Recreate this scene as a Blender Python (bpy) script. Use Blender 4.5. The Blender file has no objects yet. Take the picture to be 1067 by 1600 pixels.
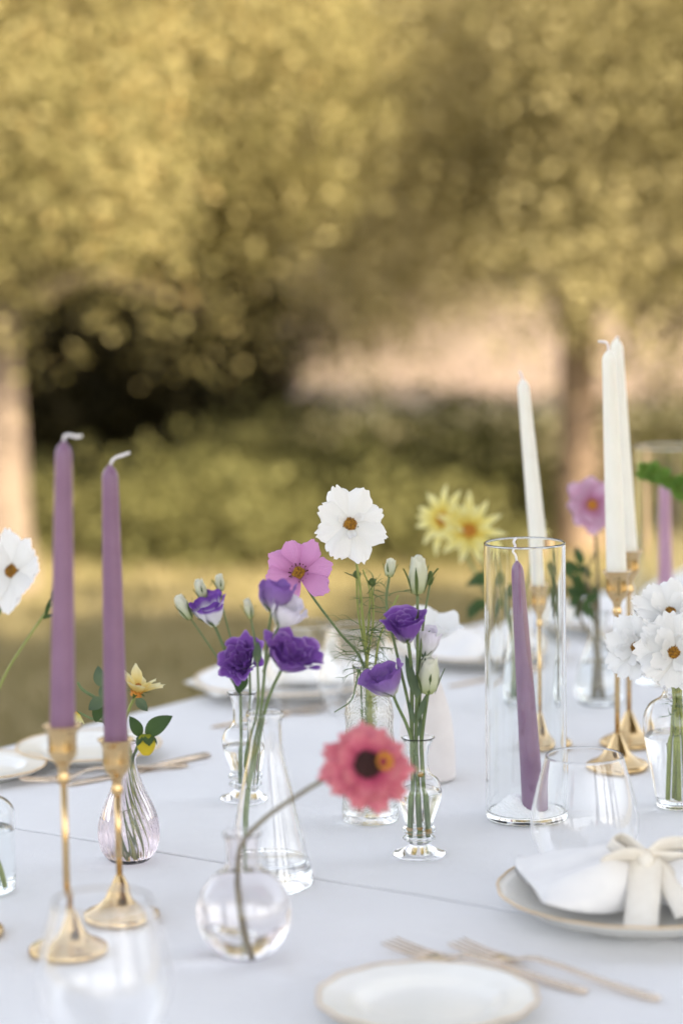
import bpy, math, random
import numpy as np
from mathutils import Vector, Matrix

rnd = random.Random(7)
nrg = np.random.default_rng(11)
SC = bpy.context.scene
COL = SC.collection
rad = math.radians

# ------------------------------------------------------------------ camera
IMW, IMH, FPX = 1067.0, 1600.0, 3780.0
TZ = 0.74                                     # table top height
CAMZ = TZ + 0.63
PITCH, ROLL = math.atan((800 - 339) / FPX), rad(0.9)
F_ = Vector((0, math.cos(PITCH), -math.sin(PITCH)))
U0 = Vector((0, math.sin(PITCH), math.cos(PITCH)))
R0 = Vector((1, 0, 0))
R_ = R0 * math.cos(ROLL) - U0 * math.sin(ROLL)
U_ = U0 * math.cos(ROLL) + R0 * math.sin(ROLL)
CAM = Vector((0, 0, CAMZ))
cd = bpy.data.cameras.new('camera')
cd.sensor_fit = 'VERTICAL'; cd.sensor_height = 36.0; cd.sensor_width = 24.0
cd.lens = FPX * 36.0 / IMH
cd.clip_start = 0.05; cd.clip_end = 2000
cd.dof.use_dof = True
cd.dof.focus_distance = 2.45
cd.dof.aperture_fstop = 2.45
cam = bpy.data.objects.new('camera', cd); COL.objects.link(cam)
m = Matrix.Identity(4)
for i in range(3):
    m[i][0] = R_[i]; m[i][1] = U_[i]; m[i][2] = -F_[i]; m[i][3] = CAM[i]
cam.matrix_world = m
SC.camera = cam

# ------------------------------------------------------------------ light
SUN_EL, SUN_AZ = rad(40), rad(48)             # azimuth: from behind the camera, turned to its right
to_sun = Vector((math.sin(SUN_AZ) * math.cos(SUN_EL), -math.cos(SUN_AZ) * math.cos(SUN_EL), math.sin(SUN_EL)))
w = bpy.data.worlds.new('World'); SC.world = w; w.use_nodes = True
nt = w.node_tree
sky = nt.nodes.new('ShaderNodeTexSky'); sky.sky_type = 'NISHITA'; sky.sun_disc = False
sky.sun_elevation = SUN_EL
sky.sun_rotation = math.atan2(to_sun.x, to_sun.y)
sky.air_density = 1.0; sky.dust_density = 2.5; sky.ozone_density = 1.0
hsv = nt.nodes.new('ShaderNodeHueSaturation'); hsv.inputs['Saturation'].default_value = 0.32
nt.links.new(sky.outputs[0], hsv.inputs['Color'])
bg = nt.nodes['Background']; bg.inputs['Strength'].default_value = 0.13
nt.links.new(hsv.outputs[0], bg.inputs['Color'])
sd = bpy.data.lights.new('sun', 'SUN'); sd.energy = 5.0; sd.angle = rad(0.55); sd.color = (1.0, 0.87, 0.64)
sun = bpy.data.objects.new('sun', sd); COL.objects.link(sun)
sun.rotation_euler = to_sun.to_track_quat('Z', 'Y').to_euler()
sun.location = (6, -14, 14)
SC.view_settings.view_transform = 'Standard'; SC.view_settings.look = 'None'
SC.view_settings.exposure = 1.91; SC.view_settings.gamma = 1.0
SC.cycles.max_bounces = 20; SC.cycles.transmission_bounces = 20; SC.cycles.transparent_max_bounces = 20
SC.cycles.glossy_bounces = 8; SC.cycles.diffuse_bounces = 4
SC.cycles.use_denoising = True
SC.cycles.blur_glossy = 0.0; SC.cycles.sample_clamp_indirect = 6.0

# ------------------------------------------------------------------ pixel helpers (positions on the real table)
def ray(px, py):
    return (F_ + R_ * ((px - IMW / 2) / FPX) - U_ * ((py - IMH / 2) / FPX))
def tab(px, py, z=TZ):
    r = ray(px, py); t = (z - CAMZ) / r.z
    return CAM + r * t
def at(px, py, d):
    r = ray(px, py); return CAM + r * (d / r.y)
def rise(base, px, py):                       # height of the vertical through base at image row py
    return at(px, py, base.y).z
def mpp(d): return d / FPX                    # metres per photo pixel at depth d

# ------------------------------------------------------------------ materials
def mat(name):
    mt = bpy.data.materials.new(name); mt.use_nodes = True
    n = mt.node_tree; return mt, n, n.nodes['Principled BSDF']
def setp(b, **k):
    for a, v in k.items():
        a = a.replace('_', ' ')
        if a in b.inputs: b.inputs[a].default_value = v
def noise(n, scale, detail=3, coord='Object', rough=.5):
    tc = n.nodes.new('ShaderNodeTexCoord'); t = n.nodes.new('ShaderNodeTexNoise')
    t.inputs['Scale'].default_value = scale; t.inputs['Detail'].default_value = detail; t.inputs['Roughness'].default_value = rough
    n.links.new(tc.outputs[coord], t.inputs['Vector']); return t
def ramp(n, src, stops):
    r = n.nodes.new('ShaderNodeValToRGB'); e = r.color_ramp.elements
    while len(e) < len(stops): e.new(0.5)
    for i, (p, c) in enumerate(stops): e[i].position = p; e[i].color = (*c, 1)
    n.links.new(src, r.inputs['Fac']); return r
def bump(n, b, src, strength, dist=.001):
    bp = n.nodes.new('ShaderNodeBump'); bp.inputs['Strength'].default_value = strength; bp.inputs['Distance'].default_value = dist
    n.links.new(src, bp.inputs['Height']); n.links.new(bp.outputs[0], b.inputs['Normal'])
def mottled(name, c1, c2, scale, rough=.7, bs=.2, bd=.002, **k):
    mt, n, b = mat(name); t = noise(n, scale, 5)
    r = ramp(n, t.outputs['Fac'], [(.3, c1), (.7, c2)]); n.links.new(r.outputs[0], b.inputs['Base Color'])
    setp(b, Roughness=rough, **k)
    if bs: bump(n, b, t.outputs['Fac'], bs, bd)
    return mt
def petal_mat(name, stops, trans=.35, vein=.25):
    """colour runs along the petal (UV v), veins across (UV u); part of the light comes through"""
    mt, n, b = mat(name)
    uv = n.nodes.new('ShaderNodeUVMap'); sp = n.nodes.new('ShaderNodeSeparateXYZ'); n.links.new(uv.outputs[0], sp.inputs[0])
    t = noise(n, 60, 3)
    ad = n.nodes.new('ShaderNodeMath'); ad.operation = 'MULTIPLY_ADD'; n.links.new(t.outputs['Fac'], ad.inputs[0]); ad.inputs[1].default_value = .25
    sb = n.nodes.new('ShaderNodeMath'); sb.operation = 'SUBTRACT'; n.links.new(sp.outputs[1], sb.inputs[0]); sb.inputs[1].default_value = .125
    n.links.new(sb.outputs[0], ad.inputs[2])
    r = ramp(n, ad.outputs[0], stops)
    wv = n.nodes.new('ShaderNodeTexWave'); wv.inputs['Scale'].default_value = 4.0; wv.inputs['Distortion'].default_value = 1.2
    n.links.new(uv.outputs[0], wv.inputs['Vector'])
    bp = n.nodes.new('ShaderNodeBump'); bp.inputs['Strength'].default_value = vein; bp.inputs['Distance'].default_value = .0008
    n.links.new(wv.outputs['Fac'], bp.inputs['Height'])
    n.links.new(r.outputs[0], b.inputs['Base Color']); n.links.new(bp.outputs[0], b.inputs['Normal'])
    setp(b, Roughness=.6); b.inputs['Specular IOR Level'].default_value = .25
    tr = n.nodes.new('ShaderNodeBsdfTranslucent'); n.links.new(r.outputs[0], tr.inputs['Color'])
    mx = n.nodes.new('ShaderNodeMixShader'); mx.inputs[0].default_value = trans
    n.links.new(b.outputs[0], mx.inputs[1]); n.links.new(tr.outputs[0], mx.inputs[2])
    n.links.new(mx.outputs[0], n.nodes['Material Output'].inputs['Surface'])
    return mt
def foliage_mat(name, stops, trans=.3, rough=.55):
    """each leaf its own tint (random face attribute)"""
    mt, n, b = mat(name)
    a = n.nodes.new('ShaderNodeAttribute'); a.attribute_name = 'tint'
    r = ramp(n, a.outputs['Fac'], stops); n.links.new(r.outputs[0], b.inputs['Base Color'])
    setp(b, Roughness=rough); b.inputs['Specular IOR Level'].default_value = .08
    tr = n.nodes.new('ShaderNodeBsdfTranslucent'); n.links.new(r.outputs[0], tr.inputs['Color'])
    mx = n.nodes.new('ShaderNodeMixShader'); mx.inputs[0].default_value = trans
    n.links.new(b.outputs[0], mx.inputs[1]); n.links.new(tr.outputs[0], mx.inputs[2])
    n.links.new(mx.outputs[0], n.nodes['Material Output'].inputs['Surface'])
    return mt
def glass_mat(name, col=(1, 1, 1), ior=1.47, rough=0.0, bumps=None):
    mt, n, b = mat(name)
    setp(b, Roughness=rough, IOR=ior); b.inputs['Base Color'].default_value = (*col, 1)
    b.inputs['Transmission Weight'].default_value = 1.0
    if bumps:
        t = noise(n, bumps[0], 2); bump(n, b, t.outputs['Fac'], bumps[1], bumps[2])
    return mt

M = {}
# cloth
mt, n, b = mat('white_cotton'); M['cloth'] = mt
t = noise(n, 3.0, 4); r = ramp(n, t.outputs['Fac'], [(.3, (.745, .745, .76)), (.7, (.80, .80, .81))]); n.links.new(r.outputs[0], b.inputs['Base Color'])
setp(b, Roughness=.9); b.inputs['Sheen Weight'].default_value = .15; b.inputs['Specular IOR Level'].default_value = .15
t1 = noise(n, 900, 2); t2 = noise(n, 14, 5); t3 = noise(n, 60, 3)
ad = n.nodes.new('ShaderNodeMath'); ad.operation = 'MULTIPLY_ADD'; n.links.new(t2.outputs['Fac'], ad.inputs[0]); ad.inputs[1].default_value = 3.0; n.links.new(t1.outputs['Fac'], ad.inputs[2])
ad2 = n.nodes.new('ShaderNodeMath'); ad2.operation = 'ADD'; n.links.new(ad.outputs[0], ad2.inputs[0]); n.links.new(t3.outputs['Fac'], ad2.inputs[1])
bump(n, b, ad2.outputs[0], .75, .0016)
M['napkin'] = mottled('napkin_cotton', (.76, .75, .75), (.82, .81, .80), 40, .9, .3, .0006)
M['ribbon'] = mottled('ivory_ribbon', (.76, .71, .63), (.83, .79, .71), 60, .45, .15, .0004)
M['porcelain'] = mottled('porcelain', (.78, .77, .73), (.84, .83, .79), 12, .2, 0)
M['ceramic'] = mottled('matt_ceramic', (.66, .62, .61), (.72, .68, .67), 40, .7, .15, .0004)
M['gilt'] = mottled('gilt_rim', (.62, .44, .24), (.75, .57, .36), 90, .35, .2, .0003, Metallic=.75)
M['gold'] = mottled('polished_brass', (.60, .425, .215), (.64, .465, .245), 20, .21, .03, .0006, Metallic=1.0)
M['champagne'] = mottled('champagne_metal', (.70, .575, .45), (.76, .64, .52), 60, .22, .1, .0003, Metallic=1.0)
def wax(name, c1, c2):
    mt = mottled(name, c1, c2, 30, .38, .25, .0006)
    b = mt.node_tree.nodes['Principled BSDF']
    b.inputs['Subsurface Weight'].default_value = .25; b.inputs['Subsurface Radius'].default_value = (1, .7, .8); b.inputs['Subsurface Scale'].default_value = .004
    return mt
M['mauve_wax'] = wax('mauve_wax', (.190, .100, .182), (.225, .123, .213))
M['white_wax'] = wax('white_wax', (.76, .75, .69), (.80, .79, .73))
M['pink_wax'] = wax('orchid_wax', (.42, .22, .34), (.47, .25, .38))
M['wick'] = mottled('cotton_wick', (.70, .68, .74), (.84, .82, .86), 300, .9, .4, .0005)
M['glass'] = glass_mat('clear_glass')
M['thin_glass'] = glass_mat('thin_clear_glass', (1, 1, 1), 1.45)
M['aqua_glass'] = glass_mat('aqua_tinted_glass', (.985, .998, .998), 1.47)
M['rose_glass'] = glass_mat('rose_tinted_glass', (.965, .905, .93), 1.48)
M['smoke_glass'] = glass_mat('smoky_rose_glass', (.975, .955, .96), 1.45)
M['bubble_glass'] = glass_mat('bubbled_glass', (.985, .985, .97), 1.48, 0, (330, .55, .0012))
M['water'] = glass_mat('water', (.985, .995, .995), 1.33)
M['salt'] = mottled('coarse_salt', (.88, .88, .88), (.93, .93, .93), 400, .6, .1, .0005)
# plants
GREEN = ((.050, .095, .025), (.085, .150, .045))
M['stem'] = mottled('stem_green', (.085, .13, .045), (.14, .19, .07), 50, .55, .2, .0006)
M['stem_yellow'] = mottled('stem_yellow_green', (.20, .24, .05), (.27, .30, .08), 50, .55, .2, .0006)
M['stem_brown'] = mottled('stem_brown_green', (.13, .10, .05), (.18, .15, .075), 50, .6, .3, .0006)
M['thread'] = mottled('thread_leaf', (.06, .11, .03), (.11, .17, .05), 40, .6, 0)
M['node'] = mottled('stem_node', (.30, .20, .06), (.40, .26, .09), 200, .8, .4, .0006)
M['leaf'] = petal_mat('leaf_green', [(0, (.06, .11, .03)), (1, (.045, .085, .03))], .2, .4)
M['leaf_grey'] = petal_mat('leaf_grey_green', [(0, (.13, .18, .10)), (1, (.075, .115, .07))], .2, .3)
M['spray'] = petal_mat('spray_green', [(0, (.16, .26, .04)), (1, (.12, .24, .04))], .35, .3)
M['sepal'] = petal_mat('sepal_green', [(0, (.13, .18, .055)), (1, (.08, .12, .035))], .2, .3)
M['white_petal'] = petal_mat('white_petal', [(0, (.62, .66, .50)), (.16, (.80, .80, .78)), (1, (.84, .84, .84))], .30, .22)
M['pink_petal'] = petal_mat('pink_petal', [(0, (.22, .04, .13)), (.17, (.46, .17, .37)), (.5, (.60, .27, .52)), (1, (.64, .31, .57))], .35, .5)
M['purple_petal'] = petal_mat('purple_petal', [(0, (.55, .58, .42)), (.16, (.44, .36, .54)), (.36, (.24, .11, .40)), (.75, (.19, .072, .345)), (.92, (.175, .062, .325)), (1, (.33, .19, .49))], .32, .35)
M['lilac_petal'] = petal_mat('lilac_petal', [(0, (.62, .66, .45)), (.20, (.62, .56, .68)), (.45, (.34, .22, .48)), (1, (.23, .105, .385))], .35, .35)
M['bicolor_petal'] = petal_mat('bicolor_petal', [(0, (.66, .70, .50)), (.2, (.78, .78, .78)), (.66, (.78, .76, .80)), (.80, (.25, .11, .46)), (1, (.16, .05, .36))], .32, .35)
M['cream_petal'] = petal_mat('cream_petal', [(0, (.42, .48, .20)), (.35, (.66, .69, .50)), (1, (.76, .76, .66))], .35, .35)
M['pearl_petal'] = petal_mat('pearl_petal', [(0, (.60, .64, .50)), (.3, (.74, .74, .75)), (1, (.72, .68, .77))], .35, .35)
M['yellow_petal'] = petal_mat('yellow_petal', [(0, (.66, .33, .02)), (.15, (.76, .58, .08)), (.4, (.80, .71, .24)), (1, (.82, .79, .44))], .35, .4)
M['butter_petal'] = petal_mat('butter_petal', [(0, (.70, .40, .03)), (.4, (.78, .64, .25)), (1, (.82, .78, .52))], .4, .4)
M['bud_yellow'] = petal_mat('bud_yellow', [(0, (.20, .25, .02)), (.45, (.55, .45, .03)), (1, (.72, .55, .04))], .25, .4)
M['zinnia_petal'] = petal_mat('coral_petal', [(0, (.25, .012, .07)), (.3, (.52, .075, .17)), (.65, (.64, .16, .23)), (1, (.69, .25, .28))], .30, .5)
M['mauve_petal'] = petal_mat('mauve_petal', [(0, (.42, .08, .20)), (.4, (.58, .28, .45)), (1, (.66, .46, .60))], .35, .5)
M['disc'] = mottled('disc_golden', (.08, .025, .005), (.50, .25, .015), 420, .8, 0)
M['anther'] = mottled('anther_dark', (.05, .01, .015), (.10, .02, .02), 400, .8, 0)
M['disc_dark'] = mottled('disc_maroon', (.018, .004, .004), (.05, .012, .01), 300, .8, 0)
M['disc_orange'] = mottled('disc_orange', (.42, .14, .02), (.60, .28, .03), 300, .8, 0)
# setting
mt, n, b = mat('dry_grass_ground'); M['ground'] = mt
t = noise(n, .8, 6); t2 = noise(n, 26, 6)
r = ramp(n, t.outputs['Fac'], [(.3, (.215, .185, .085)), (.55, (.27, .225, .112)), (.75, (.33, .265, .15))])
r2 = ramp(n, t2.outputs['Fac'], [(.3, (.7, .7, .7)), (.7, (1.15, 1.12, 1.05))])
mx = n.nodes.new('ShaderNodeMix'); mx.data_type = 'RGBA'; mx.blend_type = 'MULTIPLY'; mx.inputs[0].default_value = 1
n.links.new(r.outputs[0], mx.inputs[6]); n.links.new(r2.outputs[0], mx.inputs[7]); n.links.new(mx.outputs[2], b.inputs['Base Color'])
setp(b, Roughness=.95); bump(n, b, t2.outputs['Fac'], .6, .03)
M['field'] = mottled('dry_earth', (.130, .088, .060), (.205, .137, .095), .7, .95, .4, .05)
M['bark_pale'] = mottled('pale_bark', (.15, .110, .082), (.22, .163, .123), 9, .9, .8, .02)
M['bark'] = mottled('brown_bark', (.15, .10, .065), (.24, .165, .11), 9, .9, .8, .02)
M['bark_limb'] = mottled('dark_limb_bark', (.06, .045, .028), (.11, .08, .05), 9, .9, .8, .02)
M['wood'] = mottled('table_wood', (.16, .10, .06), (.22, .14, .08), 12, .6, .2, .002)
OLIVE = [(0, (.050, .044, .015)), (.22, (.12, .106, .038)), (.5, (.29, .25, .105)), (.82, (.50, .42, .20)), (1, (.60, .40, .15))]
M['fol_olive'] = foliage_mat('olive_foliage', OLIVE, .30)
M['fol_gold'] = foliage_mat('golden_foliage', [(0, (.08, .069, .026)), (.28, (.22, .19, .084)), (.6, (.48, .41, .22)), (1, (.70, .60, .38))], .30)
M['fol_mixed'] = foliage_mat('pale_olive_foliage', [(0, (.055, .047, .018)), (.28, (.15, .13, .05)), (.58, (.37, .315, .15)), (1, (.60, .505, .28))], .30)
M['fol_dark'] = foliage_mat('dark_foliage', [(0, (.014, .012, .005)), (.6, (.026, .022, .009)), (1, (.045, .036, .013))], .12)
M['fol_shrub'] = foliage_mat('shrub_foliage', [(0, (.100, .098, .036)), (.5, (.150, .143, .053)), (1, (.21, .190, .078))], .3)
M['grass'] = foliage_mat('grass_blades', [(0, (.165, .15, .06)), (.5, (.26, .22, .108)), (1, (.39, .318, .18))], .3, .8)

# ------------------------------------------------------------------ object helpers
ORG = {}
def thing(name, label, cat, loc=(0, 0, 0), group=None, kind=None):
    o = bpy.data.objects.new(name, None); COL.objects.link(o); o.location = loc; o.empty_display_size = .02
    ORG[o.name] = Vector(loc)
    return tag(o, label, cat, group, kind)
def tag(o, label=None, cat=None, group=None, kind=None):
    if label: o['label'] = label
    if cat: o['category'] = cat
    if group: o['group'] = group
    if kind: o['kind'] = kind
    return o
def mesh(name, V, Fc, mtl, parent=None, local=False, UV=None, smooth=True, loc=None, tint=None):
    """V are world coordinates unless local; the parent's origin is taken off"""
    V = np.asarray(V, float).reshape(-1, 3)
    if parent is not None and not local: V = V - np.array(ORG[parent.name])
    me = bpy.data.meshes.new(name); me.from_pydata(V.tolist(), [], [tuple(f) for f in Fc])
    if smooth: me.polygons.foreach_set('use_smooth', [True] * len(me.polygons))
    if UV is not None:
        UV = np.asarray(UV, float); l = me.uv_layers.new(name='UVMap')
        vi = np.empty(len(me.loops), int); me.loops.foreach_get('vertex_index', vi)
        l.data.foreach_set('uv', UV[vi].ravel())
    if tint is not None:
        a = me.attributes.new('tint', 'FLOAT', 'FACE'); a.data.foreach_set('value', np.asarray(tint, float))
    me.materials.append(mtl); me.validate(); me.update()
    o = bpy.data.objects.new(name, me); COL.objects.link(o)
    if parent is not None:
        o.parent = parent; ORG[o.name] = ORG[parent.name]
    else:
        o.location = loc or (0, 0, 0); ORG[o.name] = Vector(o.location)
    return o
def catmull(P, n=8):
    P = [np.array(p, float) for p in P]
    if len(P) < 3:
        return [P[0] + (P[-1] - P[0]) * i / n for i in range(n + 1)]
    Q = [2 * P[0] - P[1]] + P + [2 * P[-1] - P[-2]]; out = []
    for i in range(1, len(Q) - 2):
        a, b, c, d = Q[i - 1], Q[i], Q[i + 1], Q[i + 2]
        for k in range(n):
            t = k / n
            out.append(.5 * ((2 * b) + (c - a) * t + (2 * a - 5 * b + 4 * c - d) * t * t + (3 * b - a - 3 * c + d) * t ** 3))
    out.append(P[-1]); return out
def tube(P, r, seg=8, cap=True):
    """r a number, or a list along P"""
    P = np.array([np.array(p, float) for p in P]); n = len(P)
    r = np.full(n, r) if np.isscalar(r) else np.interp(np.linspace(0, 1, n), np.linspace(0, 1, len(r)), r)
    T = np.gradient(P, axis=0); T /= np.linalg.norm(T, axis=1)[:, None] + 1e-12
    a = np.array([1., 0, 0]) if abs(T[0][0]) < .8 else np.array([0, 1., 0])
    V = []; N = a - T[0] * a.dot(T[0]); N /= np.linalg.norm(N)
    th = np.linspace(0, 2 * math.pi, seg, endpoint=False)
    for i in range(n):
        N = N - T[i] * N.dot(T[i]); N /= np.linalg.norm(N); B = np.cross(T[i], N)
        for q in th: V.append(P[i] + r[i] * (math.cos(q) * N + math.sin(q) * B))
    Fc = [(i * seg + j, i * seg + (j + 1) % seg, (i + 1) * seg + (j + 1) % seg, (i + 1) * seg + j) for i in range(n - 1) for j in range(seg)]
    if cap:
        Fc.append(tuple(range(seg))[::-1]); Fc.append(tuple((n - 1) * seg + j for j in range(seg)))
    return V, Fc
def join(parts):
    V, Fc = [], []
    for v, f in parts:
        k = len(V); V += [np.array(x) for x in v]; Fc += [tuple(i + k for i in q) for q in f]
    return V, Fc
def lathe(prof, seg=48, mod=None, closed=False):
    """prof: (r, z) from bottom to top; r<=1e-6 ends become poles. mod(theta, z, k)->radius factor"""
    V, Fc, rows = [], [], []
    for k, (r, z) in enumerate(prof):
        if r < 1e-6: rows.append([len(V)]); V.append((0, 0, z)); continue
        row = []
        for j in range(seg):
            q = 2 * math.pi * j / seg; rr = r * (mod(q, z, k) if mod else 1)
            row.append(len(V)); V.append((rr * math.cos(q), rr * math.sin(q), z))
        rows.append(row)
    pr = list(zip(rows[:-1], rows[1:]))
    if closed: pr.append((rows[-1], rows[0]))
    for a, b in pr:
        if len(a) == 1 and len(b) == 1: continue
        for j in range(seg):
            j2 = (j + 1) % seg
            if len(a) == 1: Fc.append((a[0], b[j2], b[j]))
            elif len(b) == 1: Fc.append((a[j], a[j2], b[0]))
            else: Fc.append((a[j], a[j2], b[j2], b[j]))
    return V, Fc
def smooth_prof(P, n=6): return [(max(float(p[0]), 0), float(p[1])) for p in catmull([(a, b) for a, b in P], n)]
def glass_prof(outer, t, bt):
    """outer silhouette from the foot edge to the rim -> closed shell with thickness t and a base bt thick"""
    inner = []
    ri = float(np.interp(bt + t * .5, [z for r, z in outer], [r for r, z in outer])) - t
    if ri > .001: inner.append((ri, bt + t * .5))
    for r, z in outer:
        if z > bt + t * .5 and r - t > .0006: inner.append((r - t, z))
    rim_r, rim_z = outer[-1]
    P = [(0, outer[0][1])] + outer + [(rim_r - t * .15, rim_z + t * .42), (rim_r - t * .5, rim_z + t * .6), (rim_r - t * .85, rim_z + t * .42)] + inner[::-1]
    P += [(inner[0][0] * .8, bt + t * .12), (inner[0][0] * .4, bt), (0, bt)]
    return P, inner
def water_prof(inner, t, bt, level):
    """water column that overlaps the wall a little"""
    P = [(0, bt - .0006)]
    pts = [(r + t * .35, z) for r, z in inner if z < level]
    rl = np.interp(level, [z for r, z in inner], [r for r, z in inner]) + t * .35
    P.append((pts[0][0], bt - .0006) if pts else (rl, bt - .0006))
    return P + pts + [(rl, level), (0, level)]
def unit(v):
    v = Vector(v); return v.normalized()
def frame(c, nrm, up=(0, 0, 1), roll=0):
    z = unit(nrm); x = Vector(up).cross(z)
    if x.length < 1e-4: x = Vector((1, 0, 0))
    x.normalize(); y = z.cross(x)
    mx = Matrix((x, y, z)).transposed().to_4x4(); mx.translation = Vector(c)
    return mx @ Matrix.Rotation(roll, 4, 'Z')
def xf(V, mx):
    V = np.asarray(V, float); A = np.array(mx)
    return V @ A[:3, :3].T + A[:3, 3]
def grid_faces(a, b): return [(i * b + j, i * b + j + 1, (i + 1) * b + j + 1, (i + 1) * b + j) for i in range(a - 1) for j in range(b - 1)]

# ------------------------------------------------------------------ plant builders
def petal(L, W, base=.2, peak=.7, tip=.35, cup=.0, droop=0.0, teeth=0.0, nt=10, ns=9, ripple=.02, fold=0.0, rr=rnd, point=False, tooth_n=3, arch=0.0):
    """petal along +Y, face towards +Z; returns V, UV, F"""
    V, UV = [], []
    ph = rr.uniform(0, 6.3); ph2 = rr.uniform(0, 6.3)
    tooth = [rr.uniform(-1, 1) * teeth for _ in range(ns)]
    for i in range(nt):
        t = i / (nt - 1)
        for j in range(ns):
            s = -1 + 2 * j / (ns - 1)
            if point:
                ww = W * (math.sin(math.pi * min(1, t * .96 + .04) ** peak)) ** .8 if t < 1 else 0
                ww = max(ww, W * base * (1 - t))
                Ls = L
            else:
                q = min(1, t / peak); ww = W * (base + (1 - base) * math.sin(q * math.pi / 2))
                if t > peak: ww *= 1 - tip * ((t - peak) / (1 - peak)) ** 2
                e = max(0, (t - .55) / .45)
                Ls = L * (1 - .16 * s * s * e + e * (tooth[j] * .35 - teeth * (1 - abs(math.cos(math.pi * tooth_n * s * .5 + .25 * ph2)))))
            x = s * ww; y = t * Ls
            z = cup * L * (t ** 2) - droop * L * t ** 3 + ripple * L * math.sin(3.2 * s + ph) * t + ripple * .6 * L * math.sin(6 * s + ph2) * t * t + fold * abs(s) * ww - arch * s * s * ww * (.4 + .6 * t)
            V.append((x, y, z)); UV.append(((s + 1) / 2, t))
    return V, UV, grid_faces(nt, ns)
def add_petal(parent, mx, ang, tilt, p, mtl, off=0.0, name='petal', zoff=0):
    V, UV, Fc = p
    A = mx @ Matrix.Rotation(ang, 4, 'Z') @ Matrix.Translation((0, off, zoff)) @ Matrix.Rotation(tilt, 4, 'X')
    return mesh(name, xf(V, A), Fc, mtl, parent, UV=UV)
def bumps_dome(R, H, n, size, mx):
    parts = []
    for i in range(n):
        q = i * 2.39996; f = math.sqrt((i + .5) / n); r = R * f; z = H * (1 - f * f)
        s = size * (.8 + .5 * rnd.random()); c = np.array((r * math.cos(q), r * math.sin(q), z))
        V = [c + np.array(d) * s for d in ((1, 0, 0), (0, 1, 0), (-1, 0, 0), (0, -1, 0), (0, 0, 1.5))]
        parts.append((V, [(0, 1, 4), (1, 2, 4), (2, 3, 4), (3, 0, 4)]))
    V, Fc = lathe([(R * 1.0, -H * .35), (R * .9, H * .25), (R * .6, H * .7), (0, H)], 16); parts.append((V, Fc))
    V, Fc = join(parts); return xf(V, mx), Fc
def calyx(parent, c, axis, L, W, k=5, spread=.55, mtl='sepal', off=None):
    """narrow pointed sepals round the base of a bloom plus the swollen receptacle"""
    V, UV, Fc = [], [], []
    mx = frame(c, axis)
    for i in range(k):
        p = petal(L * rnd.uniform(.8, 1.1), W, base=.5, peak=.75, cup=-.25 * rnd.random(), nt=6, ns=3, ripple=.03, fold=.4, point=True)
        A = mx @ Matrix.Rotation(i * 6.283 / k + rnd.uniform(-.2, .2), 4, 'Z') @ Matrix.Translation((0, W * .8 if off is None else off, 0)) @ Matrix.Rotation(math.pi / 2 - spread * rnd.uniform(.6, 1.2), 4, 'X')
        k0 = len(V); V += list(xf(p[0], A)); UV += p[1]; Fc += [tuple(a + k0 for a in f) for f in p[2]]
    v, f = lathe([(0, -L * .18), (W * .7, -L * .1), (W * 1.25, L * .05), (W * 1.2, L * .18), (0, L * .2)], 10)
    k0 = len(V); V += list(xf(v, mx)); UV += [(.5, .3)] * len(v); Fc += [tuple(a + k0 for a in q) for q in f]
    return mesh('calyx', V, Fc, M[mtl], parent, UV=UV)
def stem(parent, pts, r=.0016, mtl='stem', seg=8, name='stem', n=6):
    V, Fc = tube(catmull(pts, n), r, seg); return mesh(name, V, Fc, M[mtl], parent)
def leaf(parent, c, d, L, W, nrm=(0, -1, .4), mtl='leaf', curl=.2, name='leaf', fold=.25):
    d = unit(d); nrm = Vector(nrm); z = (nrm - d * nrm.dot(d)).normalized(); x = d.cross(z)
    mx = Matrix((x, d, z)).transposed().to_4x4(); mx.translation = Vector(c)
    p = petal(L, W, base=.12, peak=.85, droop=curl, nt=10, ns=7, ripple=.015, fold=fold, point=True)
    return mesh(name, xf(p[0], mx), p[2], M[mtl], parent, UV=p[1])
def cosmos(parent, c, nrm, R, k=8, mtl='white_petal', roll=0., W=None, teeth=.06, cup=.10, disc=.16, tilt=.12, anthers=False, missing=(), peak=.72, inner=0, tooth_n=3, var=.12):
    mx = frame(c, nrm, roll=roll); W = W or R * .44
    for i in range(k):
        if i in missing: continue
        p = petal(R * rnd.uniform(1 - var, 1 + var * .5), W * rnd.uniform(.9, 1.08), base=.22, peak=peak, tip=.30, cup=cup * rnd.uniform(.3, 1.3), droop=rnd.uniform(-.08, .16), teeth=teeth, nt=11, ns=19, ripple=.03, tooth_n=tooth_n, arch=rnd.uniform(.22, .5))
        add_petal(parent, mx, i * 6.2832 / k + rnd.uniform(-.08, .08), tilt * rnd.uniform(.5, 1.4), p, M[mtl], R * .03, zoff=(i % 2) * R * .045)
    for i in range(inner):
        p = petal(R * rnd.uniform(.30, .45), R * .085, base=.3, peak=.6, cup=.3, nt=6, ns=5, ripple=.03)
        add_petal(parent, mx, rnd.uniform(0, 6.28), .5, p, M[mtl], R * .1, zoff=R * .03)
    V, Fc = bumps_dome(R * disc, R * disc * .6, 80, R * disc * .15, mx); mesh('disc', V, Fc, M['disc'], parent)
    if anthers:
        parts = []
        for i in range(15):
            q = i * .4189 + rnd.uniform(-.1, .1); a = np.array((math.cos(q), math.sin(q), 0)); r0 = R * disc * .98
            parts.append(tube([a * r0 * .9 + np.array((0, 0, R * .02)), a * r0 * 1.32 + np.array((0, 0, R * .09))], [R * .014, R * .02], 5))
        V, Fc = join(parts); mesh('anthers', xf(V, mx), Fc, M['anther'], parent)
    calyx(parent, Vector(c) - unit(nrm) * R * .10, nrm, R * .28, R * .06, 6, 1.0)
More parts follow.
